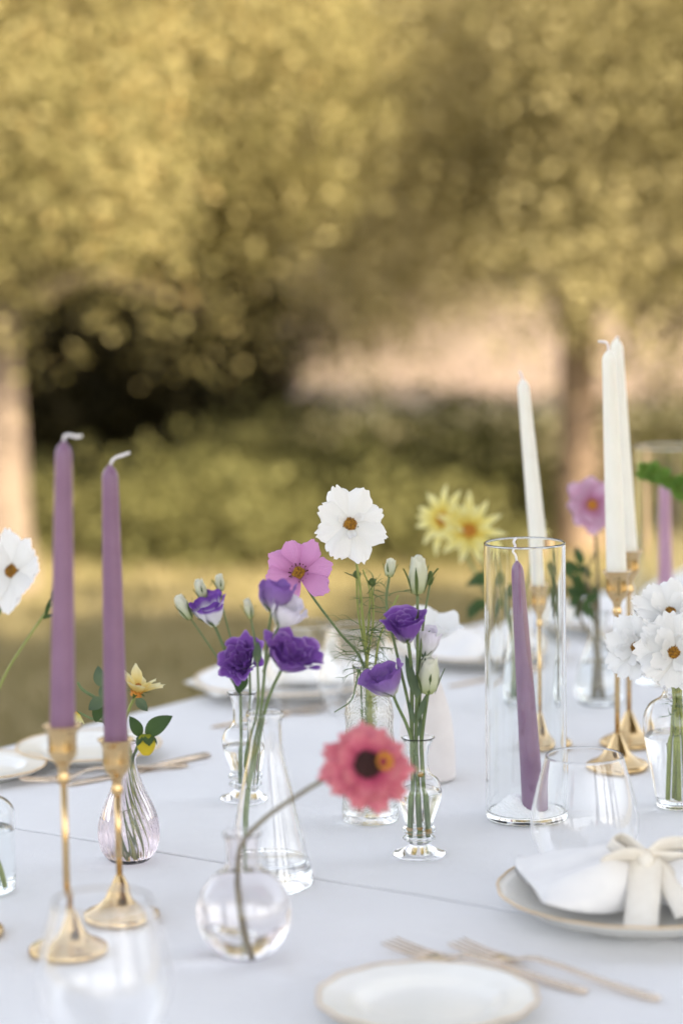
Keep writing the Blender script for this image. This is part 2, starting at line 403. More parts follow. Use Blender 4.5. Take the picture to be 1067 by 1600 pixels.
def lisi_petal(H, Rb, span, a0, flare, ruffle, open_, nt=9, ns=13, sp=.15, rim_drop=0, cone=.3):
    """wrapped cup petal round +Z: radius and height run from the base to the lip"""
    V, UV = [], []; ph = rnd.uniform(0, 6.3); ph2 = rnd.uniform(0, 6.3)
    for i in range(nt):
        t = i / (nt - 1)
        for j in range(ns):
            s = -1 + 2 * j / (ns - 1)
            te = t * (1 - .09 * s ** 4 * (1 if t > .5 else t * 2))
            r = Rb * (.12 + .88 * ((1 - cone) * math.sin(min(1, te / .62) * math.pi / 2) + cone * te ** .85)) * (1 + open_ * te)
            r += Rb * flare * max(0, te - .62) ** 1.5 * 3.0
            r += Rb * sp * s
            r += Rb * ruffle * te ** 3 * math.sin(5.5 * s + ph) + Rb * ruffle * .5 * te ** 2 * math.sin(11 * s + ph2) + Rb * .05 * math.sin(3 * s + ph2) * te
            h = H * te * (1 - .10 * flare * te * te) - H * .10 * max(0, te - .82) / .18 * (.5 + .5 * math.sin(4 * s + ph2)) + H * ruffle * .55 * te ** 3 * math.sin(7 * s + ph2) - rim_drop * H * max(0, te - .6)
            q = a0 + s * span * (.35 + .65 * min(1, t * 1.7))
            V.append((r * math.cos(q), r * math.sin(q), h)); UV.append(((s + 1) / 2, t))
    return V, UV, grid_faces(nt, ns)
def lisianthus(parent, c, axis, H, Rb, mtl='purple_petal', flare=.25, ruffle=.10, open_=.15, layers=((5, 1.0), (4, .72), (3, .42)), roll=0, sepal=True, cone=.3):
    """c = base of the bloom, axis from base towards the mouth"""
    mx = frame(c, axis, up=(.2, 1, .1), roll=roll)
    for li, (k, f) in enumerate(layers):
        for i in range(k):
            p = lisi_petal(H * (1 - .03 * li) * rnd.uniform(.86, 1.08), Rb * f, .86 if k >= 4 else 1.2, i * 6.2832 / k + li * .6, flare * (1 - .35 * li), ruffle * rnd.uniform(.7, 1.3), open_, cone=cone, nt=11, ns=17)
            mesh('petal', xf(p[0], mx), p[2], M[mtl], parent, UV=p[1])
    if sepal: calyx(parent, c, axis, H * .55, Rb * .13, 5, .75)
def bud(parent, c, axis, L, W, mtl='cream_petal', twist=2.2, sep=True, name='bud'):
    prof = smooth_prof([(W * .25, 0), (W * .42, L * .15), (W * .5, L * .4), (W * .44, L * .65), (W * .27, L * .9), (W * .14, L)], 3) + [(0, L * .97)]
    V, Fc = lathe(prof, 20, lambda q, z, k: 1 + .10 * math.sin(3 * q + twist * z / L * 2) * min(1, z / L * 1.6))
    UV = [(.5, min(1, max(0, v[2] / L))) for v in V]
    mx = frame(c, axis)
    o = mesh(name, xf(V, mx), Fc, M[mtl], parent, UV=UV)
    if mtl == 'cream_petal':
        for i in range(3):
            p = lisi_petal(L * rnd.uniform(.94, 1.08), W * .53, 1.15, i * 2.094 + 1.3, 0, .05, -.34, nt=9, ns=13, sp=.10, cone=.0)
            mesh('petal', xf(p[0], mx), p[2], M[mtl], o, UV=p[1])
    if sep: calyx(parent, c, axis, L * .80, W * .10, 5, .30, off=W * .36)
    return o
def threads(parent, P0, n, L, spread, rr, seed=0, r=.00035):
    """feathery leaves: thin curved threads from points along a stem"""
    q = random.Random(seed); parts = []
    for i in range(n):
        p = Vector(q.choice(P0)) + Vector((q.uniform(-1, 1), q.uniform(-1, 1), q.uniform(-1, 1))) * .004
        d = Vector((q.uniform(-1, 1), q.uniform(-.8, .5), q.uniform(-.35, .6))).normalized()
        l = L * q.uniform(.5, 1.1); k = Vector((q.uniform(-.6, .6), q.uniform(-.4, .4), q.uniform(-.9, .1)))
        pts = [p, p + d * l * .4, p + d * l * .75 + k * l * .18, p + d * l * .95 + k * l * .5]
        parts.append(tube(catmull(pts, 4), [r * 1.4, r, r * .5], 4))
        for _ in range(2):
            b = pts[1].lerp(pts[2], q.random()); d2 = (d + Vector((q.uniform(-.8, .8), q.uniform(-.5, .5), q.uniform(-.6, .6)))).normalized()
            parts.append(tube(catmull([b, b + d2 * l * .25, b + d2 * l * .42 + k * l * .12], 3), [r, r * .5], 4))
    V, Fc = join(parts); return mesh('thread_leaves', V, Fc, M['thread'], parent)

# ================================================================== SETTING
# ground: one sheet to the horizon, the sunlit dry field beyond the trees laid on it
def sheet(name, x0, x1, y0, y1, z, mtl, nx=2, ny=2, amp=0):
    V = [(x0 + (x1 - x0) * i / (nx - 1), y0 + (y1 - y0) * j / (ny - 1), z + amp * math.sin(i * 1.7 + j * .9) * math.cos(j * 1.3)) for j in range(ny) for i in range(nx)]
    return mesh(name, V, grid_faces(ny, nx), mtl)
tag(sheet('ground', -400, 400, -200, 900, 0, M['ground']), kind='structure', label='dry mown grass around and under the trees', cat='ground')
tag(sheet('field', -90, 90, 17.5, 80, .006, M['field'], 30, 20), kind='structure', label='pale sunlit dry earth field beyond the trees', cat='field')
def grass_patch(name, x0, x1, y0, y1, count, hmin, hmax, label):
    x = nrg.uniform(x0, x1, count); y = nrg.uniform(y0, y1, count); h = nrg.uniform(hmin, hmax, count)
    a = nrg.uniform(0, 6.283, count); wd = nrg.uniform(.003, .007, count)
    bx, by = nrg.normal(0, .35, count) * h, nrg.normal(0, .35, count) * h
    V = np.zeros((count, 3, 3)); V[:, 0] = np.stack([x - np.cos(a) * wd, y - np.sin(a) * wd, np.full(count, -.002)], 1)
    V[:, 1] = np.stack([x + np.cos(a) * wd, y + np.sin(a) * wd, np.full(count, -.002)], 1); V[:, 2] = np.stack([x + bx, y + by, h], 1)
    o = mesh(name, V.reshape(-1, 3), np.arange(count * 3).reshape(-1, 3).tolist(), M['grass'], smooth=False, tint=nrg.random(count))
    return tag(o, label, 'grass', kind='stuff')
grass_patch('grass', -3.2, 3.2, 3.4, 13, 90000, .03, .075, 'short dry grass between the table and the trees')

# trees -------------------------------------------------------------
def leaf_cloud(blobs, size, per_cluster=34, sig=.16, droop=.3):
    """blobs: (cx,cy,cz,rx,ry,rz,n): leaf quads in clusters through the volume, thicker towards the shell"""
    C = []; 
    for cx, cy, cz, rx, ry, rz, n in blobs:
        k = max(1, n // per_cluster); d = nrg.normal(size=(k, 3)); d /= np.linalg.norm(d, axis=1)[:, None]
        rr = nrg.random(k) ** (1 / 2.2); cc = np.array((cx, cy, cz)) + d * rr[:, None] * np.array((rx, ry, rz))
        C.append(np.repeat(cc, per_cluster, 0))
    C = np.concatenate(C); n = len(C)
    P = C + nrg.normal(size=(n, 3)) * np.array((sig, sig, sig * 1.15)); P[:, 2] = np.maximum(P[:, 2], .04)
    a = nrg.normal(size=(n, 3)); a[:, 2] -= droop; a /= np.linalg.norm(a, axis=1)[:, None]
    b = np.cross(a, nrg.normal(size=(n, 3))); b /= np.linalg.norm(b, axis=1)[:, None]
    L = size * nrg.uniform(.7, 1.25, n)[:, None]; W = L * .30
    V = np.stack([P - a * L * .5, P + b * W - a * L * .05, P + a * L * .5, P - b * W - a * L * .05], 1).reshape(-1, 3)
    cl = np.repeat(nrg.random(n // per_cluster + 1), per_cluster)[:n]
    tint = np.clip(.30 * nrg.random(n) + .70 * cl, 0, 1)
    return V, np.arange(n * 4).reshape(-1, 4).tolist(), tint
def tree(name, label, base, tr, limb_z, blobs, size, fol, bark, group, per=34, sig=.16, lean=(0, 0), boost=1.0):
    blobs = [(*q[:6], int(q[6] * boost)) for q in blobs]
    base = Vector(base); t = thing(name, label, 'tree' if 'tree' in name else 'shrub', base, group)
    top = base + Vector((lean[0], lean[1], limb_z))
    V, Fc = tube(catmull([base + Vector((0, 0, -.05)), base + Vector((lean[0] * .2, 0, limb_z * .4)), top], 6), [tr * 1.35, tr * 1.02, tr * .95, tr * .8], 14)
    trunk = mesh('trunk', V, Fc, M[bark], t)
    for cx, cy, cz, rx, ry, rz, n in blobs:
        parts = []; e = Vector((cx, cy, cz)); mid = top.lerp(e, .5) + Vector((0, 0, .12 * (e - top).length))
        parts.append(tube(catmull([top - Vector((0, 0, tr * .4)), mid, e], 5), [tr * .45, tr * .2, tr * .08], 8))
        for _ in range(4):
            e2 = e + Vector((rnd.uniform(-1, 1) * rx, rnd.uniform(-1, 1) * ry, rnd.uniform(-1, .9) * rz)) * .8
            parts.append(tube(catmull([mid.lerp(e, rnd.random()), e.lerp(e2, .5) + Vector((0, 0, .05)), e2], 4), [tr * .2, tr * .05], 5))
        V, Fc = join(parts); mesh('limb', V, Fc, M['bark_limb'], trunk)
    V, Fc, tint = leaf_cloud(blobs, size, per, sig)
    mesh('crown', V, Fc, M[fol], t, smooth=False, tint=tint)
    return t
GR = 'trees behind the table'
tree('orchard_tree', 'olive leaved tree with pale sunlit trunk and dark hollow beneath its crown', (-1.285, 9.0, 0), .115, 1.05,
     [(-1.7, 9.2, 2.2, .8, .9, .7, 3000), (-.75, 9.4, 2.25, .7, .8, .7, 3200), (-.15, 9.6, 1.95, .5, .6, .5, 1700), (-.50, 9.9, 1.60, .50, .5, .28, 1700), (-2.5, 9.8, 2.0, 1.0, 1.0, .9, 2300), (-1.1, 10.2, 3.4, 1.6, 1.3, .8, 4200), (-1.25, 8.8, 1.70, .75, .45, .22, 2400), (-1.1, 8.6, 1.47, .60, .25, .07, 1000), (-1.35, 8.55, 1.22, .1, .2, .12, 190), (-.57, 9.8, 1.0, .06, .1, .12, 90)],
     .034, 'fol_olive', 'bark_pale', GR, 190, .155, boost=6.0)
tree('orchard_tree', 'olive and yellow leaved tree whose branches hang over the sunlit gap', (1.32, 13.2, 0), .10, 1.3,
     [(.1, 12.2, 2.2, .75, .8, .7, 3200), (.12, 12.5, 1.55, .5, .7, .40, 2200), (.9, 12.4, 2.35, .85, .9, .75, 3400), (.28, 12.2, 1.38, .45, .5, .36, 1500), (.4, 13.2, 3.6, 1.8, 1.5, 1.0, 4500), (1.05, 12.2, 1.62, .5, .5, .28, 1100), (-.02, 12.0, 1.02, .18, .3, .18, 480), (.16, 12.1, .95, .16, .3, .15, 420), (.50, 12.0, 1.12, .25, .3, .16, 260), (.02, 12.0, .72, .2, .2, .10, 90), (.85, 12.1, 1.22, .25, .3, .15, 300), (.42, 12.0, .88, .10, .2, .08, 64), (.70, 12.0, 1.0, .1, .2, .08, 64)],
     .034, 'fol_gold', 'bark', GR, 190, .155, boost=6.0)
tree('orchard_tree', 'olive leaved tree with bare brown trunk beside the sunlit gap', (.955, 9.7, 0), .080, 1.15,
     [(1.1, 9.6, 2.15, .65, .8, .6, 3000), (1.70, 9.6, 1.75, .7, .7, .6, 2900), (.66, 10.0, 1.52, .38, .45, .26, 1200), (1.02, 9.4, 1.25, .32, .4, .22, 1000), (1.5, 10.0, 3.2, 1.6, 1.3, .9, 4200), (2.6, 9.9, 2.0, 1.0, .9, .9, 2300), (1.5, 9.5, 1.08, .42, .4, .22, 800)],
     .034, 'fol_mixed', 'bark', GR, 190, .155, boost=6.0)
tree('orchard_tree', 'golden leaved tree far behind the drooping crowns', (-3.2, 15.5, 0), .13, 1.5,
     [(-3.4, 15.2, 2.6, 1.6, 1.3, 1.3, 3000), (-1.9, 15.6, 2.8, 1.3, 1.2, 1.2, 2600), (-2.6, 15.6, 4.4, 2.0, 1.6, 1.2, 3000)],
     .12, 'fol_gold', 'bark', GR, 26, .2)
tree('orchard_tree', 'golden leaved tree standing at the edge of the dry field', (3.4, 15.5, 0), .13, 1.5,
     [(3.4, 15.2, 2.6, 1.6, 1.3, 1.3, 3000), (2.2, 15.6, 2.9, 1.3, 1.2, 1.1, 2600), (3.0, 15.6, 4.4, 2.0, 1.6, 1.2, 3000)],
     .12, 'fol_gold', 'bark', GR, 26, .2)
for i, (x, y, s, lb) in enumerate([(-9, 44, 1.0, 'broad golden tree across the dry field behind the hanging branches'), (-3.2, 50, 1.15, 'tall golden tree across the field behind the pale trunk'),
                                   (2.6, 47, 1.05, 'rounded golden tree across the field seen over the sunlit gap'), (8.5, 44, 1.0, 'broad golden tree across the field behind the bare brown trunk'), (14, 52, 1.2, 'distant golden tree at the far end of the field'), (-15, 52, 1.2, 'distant golden tree across the field beyond the hedge')]):
    tree('far_tree', lb, (x, y, 0), .3 * s, 2.2 * s, [(x, y, 4.2 * s, 3.4 * s, 2.6, 2.6 * s, 2200), (x - 2 * s, y, 2.6 * s, 2.2 * s, 2, 1.7 * s, 1300), (x + 2 * s, y, 2.7 * s, 2.2 * s, 2, 1.7 * s, 1300)], .36, 'fol_gold', 'bark', 'trees across the field', 22, .45)
# dense dark hedge bushes in the shade under the olive crown
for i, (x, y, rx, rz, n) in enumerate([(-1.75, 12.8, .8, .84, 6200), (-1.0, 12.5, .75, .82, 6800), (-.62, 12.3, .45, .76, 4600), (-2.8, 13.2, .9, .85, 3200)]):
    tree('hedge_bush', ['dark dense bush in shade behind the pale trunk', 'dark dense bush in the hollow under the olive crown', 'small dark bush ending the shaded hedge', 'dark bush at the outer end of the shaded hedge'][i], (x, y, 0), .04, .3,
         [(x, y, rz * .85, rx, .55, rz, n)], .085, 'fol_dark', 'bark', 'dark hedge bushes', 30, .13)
# low shrubs in front of the field
sh = [(-1.3, 10.2, .5, .15, 1700), (-.72, 9.9, .45, .15, 1700), (-.2, 10.3, .5, .26, 1900), (.35, 10.1, .5, .33, 2000), (.66, 10.5, .42, .30, 1500), (1.45, 10.5, .5, .32, 1500), (2.1, 10.1, .5, .36, 1300), (-2.0, 10.0, .5, .32, 1300), (-.45, 9.55, .42, .15, 1100), (.3, 9.6, .45, .16, 1100)]
lbs = ['low olive shrub beside the pale trunk', 'low olive shrub before the dark hedge', 'low olive shrub between hedge and sunlit gap', 'rounded olive shrub under the sunlit gap', 'olive shrub beside the bare brown trunk', 'low shrub beyond the bare brown trunk', 'low shrub farther along past the brown trunk', 'low shrub past the pale trunk', 'small ground hugging shrub at the grass edge before the hedge', 'small ground hugging shrub at the grass edge before the gap']
for (x, y, rx, rz, n), lb in zip(sh, lbs):
    tree('low_shrub', lb, (x, y, 0), .02, .12, [(x, y, rz * .8, rx, .35, rz, int(n * 1.8))], .05, 'fol_shrub', 'bark', 'low shrubs under the trees', 26, .09)
# unseen trees added behind the camera to keep sun off table and grass
sx, sy = to_sun.x / to_sun.z, to_sun.y / to_sun.z
for i, (ox, oy) in enumerate([(-.3, 2.3), (-3.6, 3.4), (3.0, 2.6), (-1.4, 5.0), (2.2, 4.9)]):
    bx, by = ox + sx * 6.2, oy + sy * 6.2
    tree('added_shade_tree', ['broad spreading tree added unseen behind the table to shade it', 'unseen shade tree added at the end of the table row', 'unseen shade tree added beside the broad spreading tree', 'unseen shade tree added to shadow the grass before the hedge', 'unseen shade tree added to shadow the grass before the brown trunk'][i], (bx, by, 0), .3, 2.6,
         [(bx, by, 6.2, 2.6, 2.4, 2.5, 1700), (bx, by + .6, 4.6, 2.4, 1.8, 1.4, 900), (bx + .4, by, 7.6, 2.2, 1.8, 1.3, 800)], .62, 'fol_olive', 'bark', 'added shade trees', 20, .35)

# ================================================================== TABLES AND CLOTHS
EU = Vector((math.cos(rad(53.2)), math.sin(rad(53.2)), 0)); EV = Vector((math.cos(rad(33.9)), -math.sin(rad(33.9)), 0))      # along the row, across the row
P0 = Vector((-.41, 2.873, 0)); TW = 1.34
_q = Vector((-.026, 2.264, 0)) - P0; SEAM = (_q.x * EV.y - _q.y * EV.x) / (EU.x * EV.y - EU.y * EV.x)
ANG = math.atan2(EU.y, EU.x)
def uv_pt(u, v, z): return P0 + EU * u + EV * v + Vector((0, 0, z))
def make_table(u0, u1, label):
    t = thing('table', label, 'table', uv_pt((u0 + u1) / 2, TW / 2, 0), 'tables set end to end')
    def boxuv(name, a0, a1, b0, b1, z0, z1, mtl, bev=0):
        V = [uv_pt(a, b, z) for z in (z0, z1) for a, b in ((a0, b0), (a1, b0), (a1, b1), (a0, b1))]
        mesh(name, V, [(0, 3, 2, 1), (4, 5, 6, 7), (0, 1, 5, 4), (1, 2, 6, 5), (2, 3, 7, 6), (3, 0, 4, 7)], mtl, t, smooth=False)
    boxuv('table_top', u0 + .012, u1 - .012, .012, TW - .012, TZ - .034, TZ - .0045, M['wood'])
    for a in (u0 + .08, u1 - .14):
        for b_ in (.08, TW - .14): boxuv('leg', a, a + .06, b_, b_ + .06, 0, TZ - .034, M['wood'])
    return t
def make_cloth(u0, u1, label, drop_u0, drop_u1, seed):
    q = np.random.default_rng(seed); ph = q.uniform(0, 6.3, 12)
    rr = .0022; D = .45; st = .022
    def axis(lo, hi, d0, d1):
        A = []
        fine = [0, .25, .5, .75, 1.0]
        arc = rr * math.pi / 2
        A += [-(arc + s) for s in np.linspace(d0, .02, max(2, int(d0 / .05)))] if d0 > .02 else []
        A += [-arc * f for f in fine[::-1]]
        k = max(2, int((hi - lo) / st)); A += [.0008, .002, .005] + list(np.linspace(0, hi - lo, k + 1))[1:-1] + [hi - lo - e for e in (.005, .002, .0008)]
        A += [hi - lo + arc * f for f in fine]
        A += [hi - lo + arc + s for s in np.linspace(.02, d1, max(2, int(d1 / .05)))] if d1 > .02 else []
        return A
    def bend(a, L):
        arc = rr * math.pi / 2
        if 0 <= a <= L: return a, 0.0, 0
        s, e, sg = (-a, 0, -1) if a < 0 else (a - L, L, 1)
        if s <= arc: return e + sg * rr * math.sin(s / rr), rr * (1 - math.cos(s / rr)), sg
        return e + sg * rr, rr + s - arc, sg
    A = axis(u0, u1, drop_u0, drop_u1); B = axis(0, TW, D, D); V = []
    Lu = u1 - u0
    for a in A:
        pu_, du, su = bend(a, Lu)
        for b_ in B:
            pu = pu_
            pv, dv, sv = bend(b_, TW)
            down = max(du, dv)
            if su and not du > .06:    # the two butted edges wander a little
                pu += .0012 * math.sin(9 * pv + 1.1) + .0006 * math.sin(31 * pv + 2.3)
            if dv > .03: pv += sv * (.018 * math.sin(13 * (pu) + ph[2]) + .010 * math.sin(29 * pu + ph[3]) + .02) * min(1, dv / .3)
            if du > .06 and (drop_u0 if su < 0 else drop_u1) > .3: pu += su * (.018 * math.sin(13 * pv + ph[4]) + .02) * min(1, du / .3)
            z = TZ - down
            gu = u0 + pu; z += .0005 * math.sin(7 * gu + 5 * pv + .4) + .0004 * math.sin(11 * pv - 6 * gu + 2.1) + .0003 * math.sin(23 * gu + 9 * pv + 4.0) - .0007
            V.append(uv_pt(u0 + pu, pv, max(z, .06)))
    org = uv_pt((u0 + u1) / 2, TW / 2, TZ)
    V = np.array([list(v) for v in V]) - np.array(org)
    o = mesh('tablecloth', V, [f[::-1] for f in grid_faces(len(A), len(B))], M['cloth'], loc=org)
    return tag(o, label, 'tablecloth', 'white tablecloths')
G_ = .0054
make_table(SEAM + .004, SEAM + 2.5, 'long table under the cloth that carries the glass cylinder vases')
make_table(SEAM - 1.7, SEAM - .004, 'long table under the cloth that carries the mauve candles')
make_cloth(SEAM + G_, SEAM + 2.5, 'white cotton tablecloth under the white candles and footed glass vases', .16, .45, 3)
make_cloth(SEAM - 1.7, SEAM - G_, 'white cotton tablecloth under the mauve candles and globe bud vase', .45, .16, 4)

# ================================================================== TABLEWARE
def holder(base, h, label, lobes=0, s=1.0):
    t = thing('candle_holder', label, 'candle holder', base, 'brass taper candle holders')
    R = .0348 * s
    foot = [(0, .0005), (R * .97, .0005), (R, .002), (R * .985, .0055), (R * .90, .0075)] + smooth_prof([(R * .82, .0085), (R * .60, .0125), (R * .40, .019), (R * .27, .028), (R * .17, .0355), (.0034, .041)], 4) + [(0, .0412)]
    V, Fc = lathe(foot, 56, (lambda q, z, k: 1 + .018 * math.cos(lobes * q)) if lobes else None); mesh('foot', V, Fc, M['gold'], t, local=True)
    cz = h - .0515
    V, Fc = tube([(0, 0, .039), (0, 0, (cz + .039) / 2), (0, 0, cz + .003)], .0030, 16); mesh('shaft', V, Fc, M['gold'], t, local=True)
    cup = [(0, cz)] + smooth_prof([(.0036, cz), (.0052, cz + .003), (.0050, cz + .007), (.0042, cz + .011), (.0062, cz + .017), (.0104, cz + .0225), (.0122, cz + .028), (.0121, cz + .036), (.0126, cz + .044), (.0150, cz + .0495), (.0168, h)], 4)
    cup += [(.0164, h + .0006), (.0145, cz + .0498), (.0119, cz + .044), (.0113, cz + .034), (0, cz + .033)]
    V, Fc = lathe(cup, 48, lambda q, z, k: 1 + .012 * math.cos(10 * q) if .018 < z - cz else 1); mesh('cup', V, Fc, M['gold'], t, local=True)
    return t
def candle(p0, p1, r0, r1, label, wax_, wick_pts, group='taper candles', cat='candle'):
    """taper from p0 (bottom) to p1 (shoulder tip); wick_pts relative to the tip"""
    p0, p1 = Vector(p0), Vector(p1); L = (p1 - p0).length
    t = thing('taper_candle', label, cat, p0, group)
    prof = [(0, 0), (r0 * .96, 0), (r0, .001)] + [(r0 + (r1 - r0) * (f ** 1.15), L * f * .955) for f in np.linspace(.05, 1, 14)] + [(r1 * .93, L * .968), (r1 * .78, L * .979), (r1 * .5, L * .990), (r1 * .26, L * .996), (.0016, L)]
    prof += [(0, L + .0002)]
    ph = rnd.uniform(0, 6)
    V, Fc = lathe(prof, 32, lambda q, z, k: 1 + .004 * math.sin(2 * q + z * 14 + ph) + .002 * math.sin(5 * q + z * 7))
    wx = mesh('wax', xf(V, frame(p0, p1 - p0)), Fc, M[wax_], t)
    P = catmull([p1 - (p1 - p0).normalized() * .004] + [p1 + Vector(q) for q in wick_pts], 5)
    V, Fc = tube(P, [.0011, .0012, .0012, .0014, .0012], 8); mesh('wick', V, Fc, M['wick'], wx)
    return t
def set_candle(bpx, cup_y, cup_x, top, wlabel, hlabel, wax_, wick, lobes=0, hs=1.0, r0=.0110, r1=.0074):
    b = tab(*bpx); h = rise(b, cup_x, cup_y) - TZ
    holder(b + Vector((0, 0, .0006)), h, hlabel, lobes, hs)
    p0 = Vector((b.x, b.y, TZ + h - .017)); p1 = at(top[0], top[1], b.y)
    candle(p0, p1, r0, r1, wlabel, wax_, wick)
    return b
set_candle((108, 1489), 1134, 100, (100, 689), 'tall mauve taper candle with its wick bent flat, in the taller holder', 'tall brass candle holder carrying the taller mauve taper', 'mauve_wax', [(.001, 0, .004), (.006, 0, .0048), (.011, -.001, .0035), (.0155, 0, .0042)])
set_candle((189, 1436), 1156, 181, (172, 726), 'mauve taper candle with wick curling upward, beside the swirled vase', 'shorter brass candle holder in front of the rose swirled vase', 'mauve_wax', [(.002, 0, .003), (.006, 0, .0065), (.011, 0, .008), (.018, 0, .0105)], 0, 1.03)
set_candle((-54, 1462), 1190, -62, (-70, 760), 'mauve taper candle standing past the shouldered jar', 'brass candle holder showing only the edge of its foot beside the jar', 'mauve_wax', [(.001, 0, .004), (.005, 0, .008), (.009, 0, .010)])
set_candle((850, 1166), 914, 838, (816, 592), 'white taper candle with a short wick, standing behind the glass cylinder', 'brass candle holder behind the large clear glass cylinder', 'white_wax', [(-.001, 0, .003), (-.002, 0, .006), (-.004, 0, .009)], 0, .95, .0112, .0070)
set_candle((964, 1201), 893, 951, (950, 547), 'white taper candle with a hooked wick, in the nearer of the paired holders', 'brass candle holder with wide foot beside the white cosmos vase', 'white_wax', [(-.0005, 0, .004), (-.002, 0, .0085), (-.006, 0, .0095), (-.0115, 0, .0098)], 8, 1.02, .0116, .0076)
set_candle((982, 1164), 861, 979, (962, 529), 'white taper candle with no wick showing, half hidden behind its twin', 'brass candle holder half hidden behind its twin', 'white_wax', [(.001, .002, .001), (.002, .004, .0012), (.003, .006, .0005)], 8, 1.0, .0114, .0076)

def vessel(name, label, base, outer, t, bt, mtl, level=None, seg=56, mod=None, mod_out=None, cat='vase', group=None, part='glass_body', smooth=4, wmat='water', foot_offset=0):
    o = thing(name, label, cat, base + Vector((0, 0, .0004)), group)
    pr = smooth_prof(outer, smooth) if smooth else outer
    P, inner = glass_prof(pr, t, bt)
    if mod_out: mod_ = lambda q, z, k: mod_out(q, z, k) if k <= len(pr) else 1
    V, Fc = lathe(P, seg, mod_ if mod_out else mod); g = mesh(part, V, Fc, M[mtl], o, local=True)
    if level:
        V, Fc = lathe(water_prof(inner, t, bt, level), seg, mod); mesh('water', V, Fc, M[wmat], o, local=True)
    return o
# --- rose swirled teardrop vase
bD = tab(203, 1346)
vessel('bud_vase', 'rose tinted swirled glass teardrop vase holding yellow dahlias', bD,
       [(.012, 0), (.020, .002), (.0268, .012), (.0298, .026), (.0285, .042), (.0225, .060), (.0155, .076), (.0108, .090), (.0092, .100), (.0098, .106), (.0125, .112), (.0120, .118), (.0108, .1195)], .0022, .005, 'rose_glass', .045, 192,
       mod_out=lambda q, z, k: 1 + .030 * max(0, min(1, (z - .003) / .01, (.104 - z) / .02)) * math.sin(24 * q + 190 * z + 2.2 * math.sin(45 * z + 2 * q)), smooth=8)
# --- shouldered jar at the end with a white cosmos
bE = tab(-22, 1392)
vessel('glass_jar', 'clear shouldered glass jar with a white cosmos in it', bE,
       [(.024, 0), (.0285, .002), (.0292, .010), (.0298, .045), (.0300, .070), (.0285, .080), (.0225, .087), (.0150, .091), (.0130, .097), (.0130, .108), (.0142, .112)], .0020, .005, 'aqua_glass', .060)
# --- conical flask vase
bF = tab(419, 1384)
vessel('flask_vase', 'tall clear conical flask vase holding purple lisianthus', bF,
       [(.039, 0), (.0432, .003), (.0430, .010), (.0385, .030), (.0305, .065), (.0235, .098), (.0180, .124), (.0160, .140), (.0158, .158), (.0178, .164), (.0176, .167)], .0020, .005, 'thin_glass', .027, smooth=5)
# --- footed bud vases (same kind)
FOOT = [(.0235, 0), (.0262, .0015), (.0255, .0035), (.0150, .008), (.0098, .0125), (.0125, .0155), (.0165, .018), (.0125, .0210), (.0122, .0225), (.0170, .0255), (.0150, .0295), (.0138, .033), (.0185, .046), (.0225, .060), (.0228, .068), (.0195, .077), (.0125, .083), (.0105, .092), (.0110, .108), (.0150, .117), (.0168, .119)]
bK = tab(655, 1337)
vessel('footed_vase', 'clear footed bud vase with ringed stem holding white and purple lisianthus buds', bK, FOOT, .0015, .014, 'glass', .066, 64, smooth=4, group='footed bud vases')
bG = tab(382, 1250)
vessel('footed_vase', 'clear footed bud vase standing behind the conical flask', bG, FOOT, .0015, .014, 'glass', .060, 64, smooth=4, group='footed bud vases')
# --- globe bud vase
bH = tab(383, 1496)
vessel('globe_vase', 'round smoky glass globe vase holding the coral zinnia', bH,
       [(.010, 0), (.0170, .0010), (.0285, .0085), (.0372, .0215), (.0405, .0385), (.0375, .0555), (.0285, .0690), (.0185, .0765), (.0150, .0800), (.0142, .0860), (.0142, .1000), (.0155, .1060), (.0165, .1085)], .0017, .0035, 'smoke_glass', .074, 72, smooth=5)
# --- bubbled bottle with cosmos
bJ = tab(579, 1281)
vessel('bottle_vase', 'bubbled clear glass bottle holding white and pink cosmos', bJ,
       [(.0270, 0), (.0298, .002), (.0302, .012), (.0295, .022), (.0285, .050), (.0262, .085), (.0250, .100), (.0258, .112), (.0235, .126), (.0175, .134), (.0160, .139), (.0160, .160), (.0172, .164)], .0020, .010, 'bubble_glass', .030)
# --- matt ceramic bottle
bL = tab(667, 1216)
o = thing('ceramic_vase', 'matt blush white ceramic vase behind the footed vase with buds', 'vase', bL)
P, _ = glass_prof(smooth_prof([(.026, 0), (.0318, .002), (.0322, .012), (.0315, .040), (.0280, .070), (.0205, .098), (.0140, .118), (.0110, .132), (.0112, .140)], 4), .0025, .005)
V, Fc = lathe(P, 48); mesh('body', V, Fc, M['ceramic'], o, local=True)
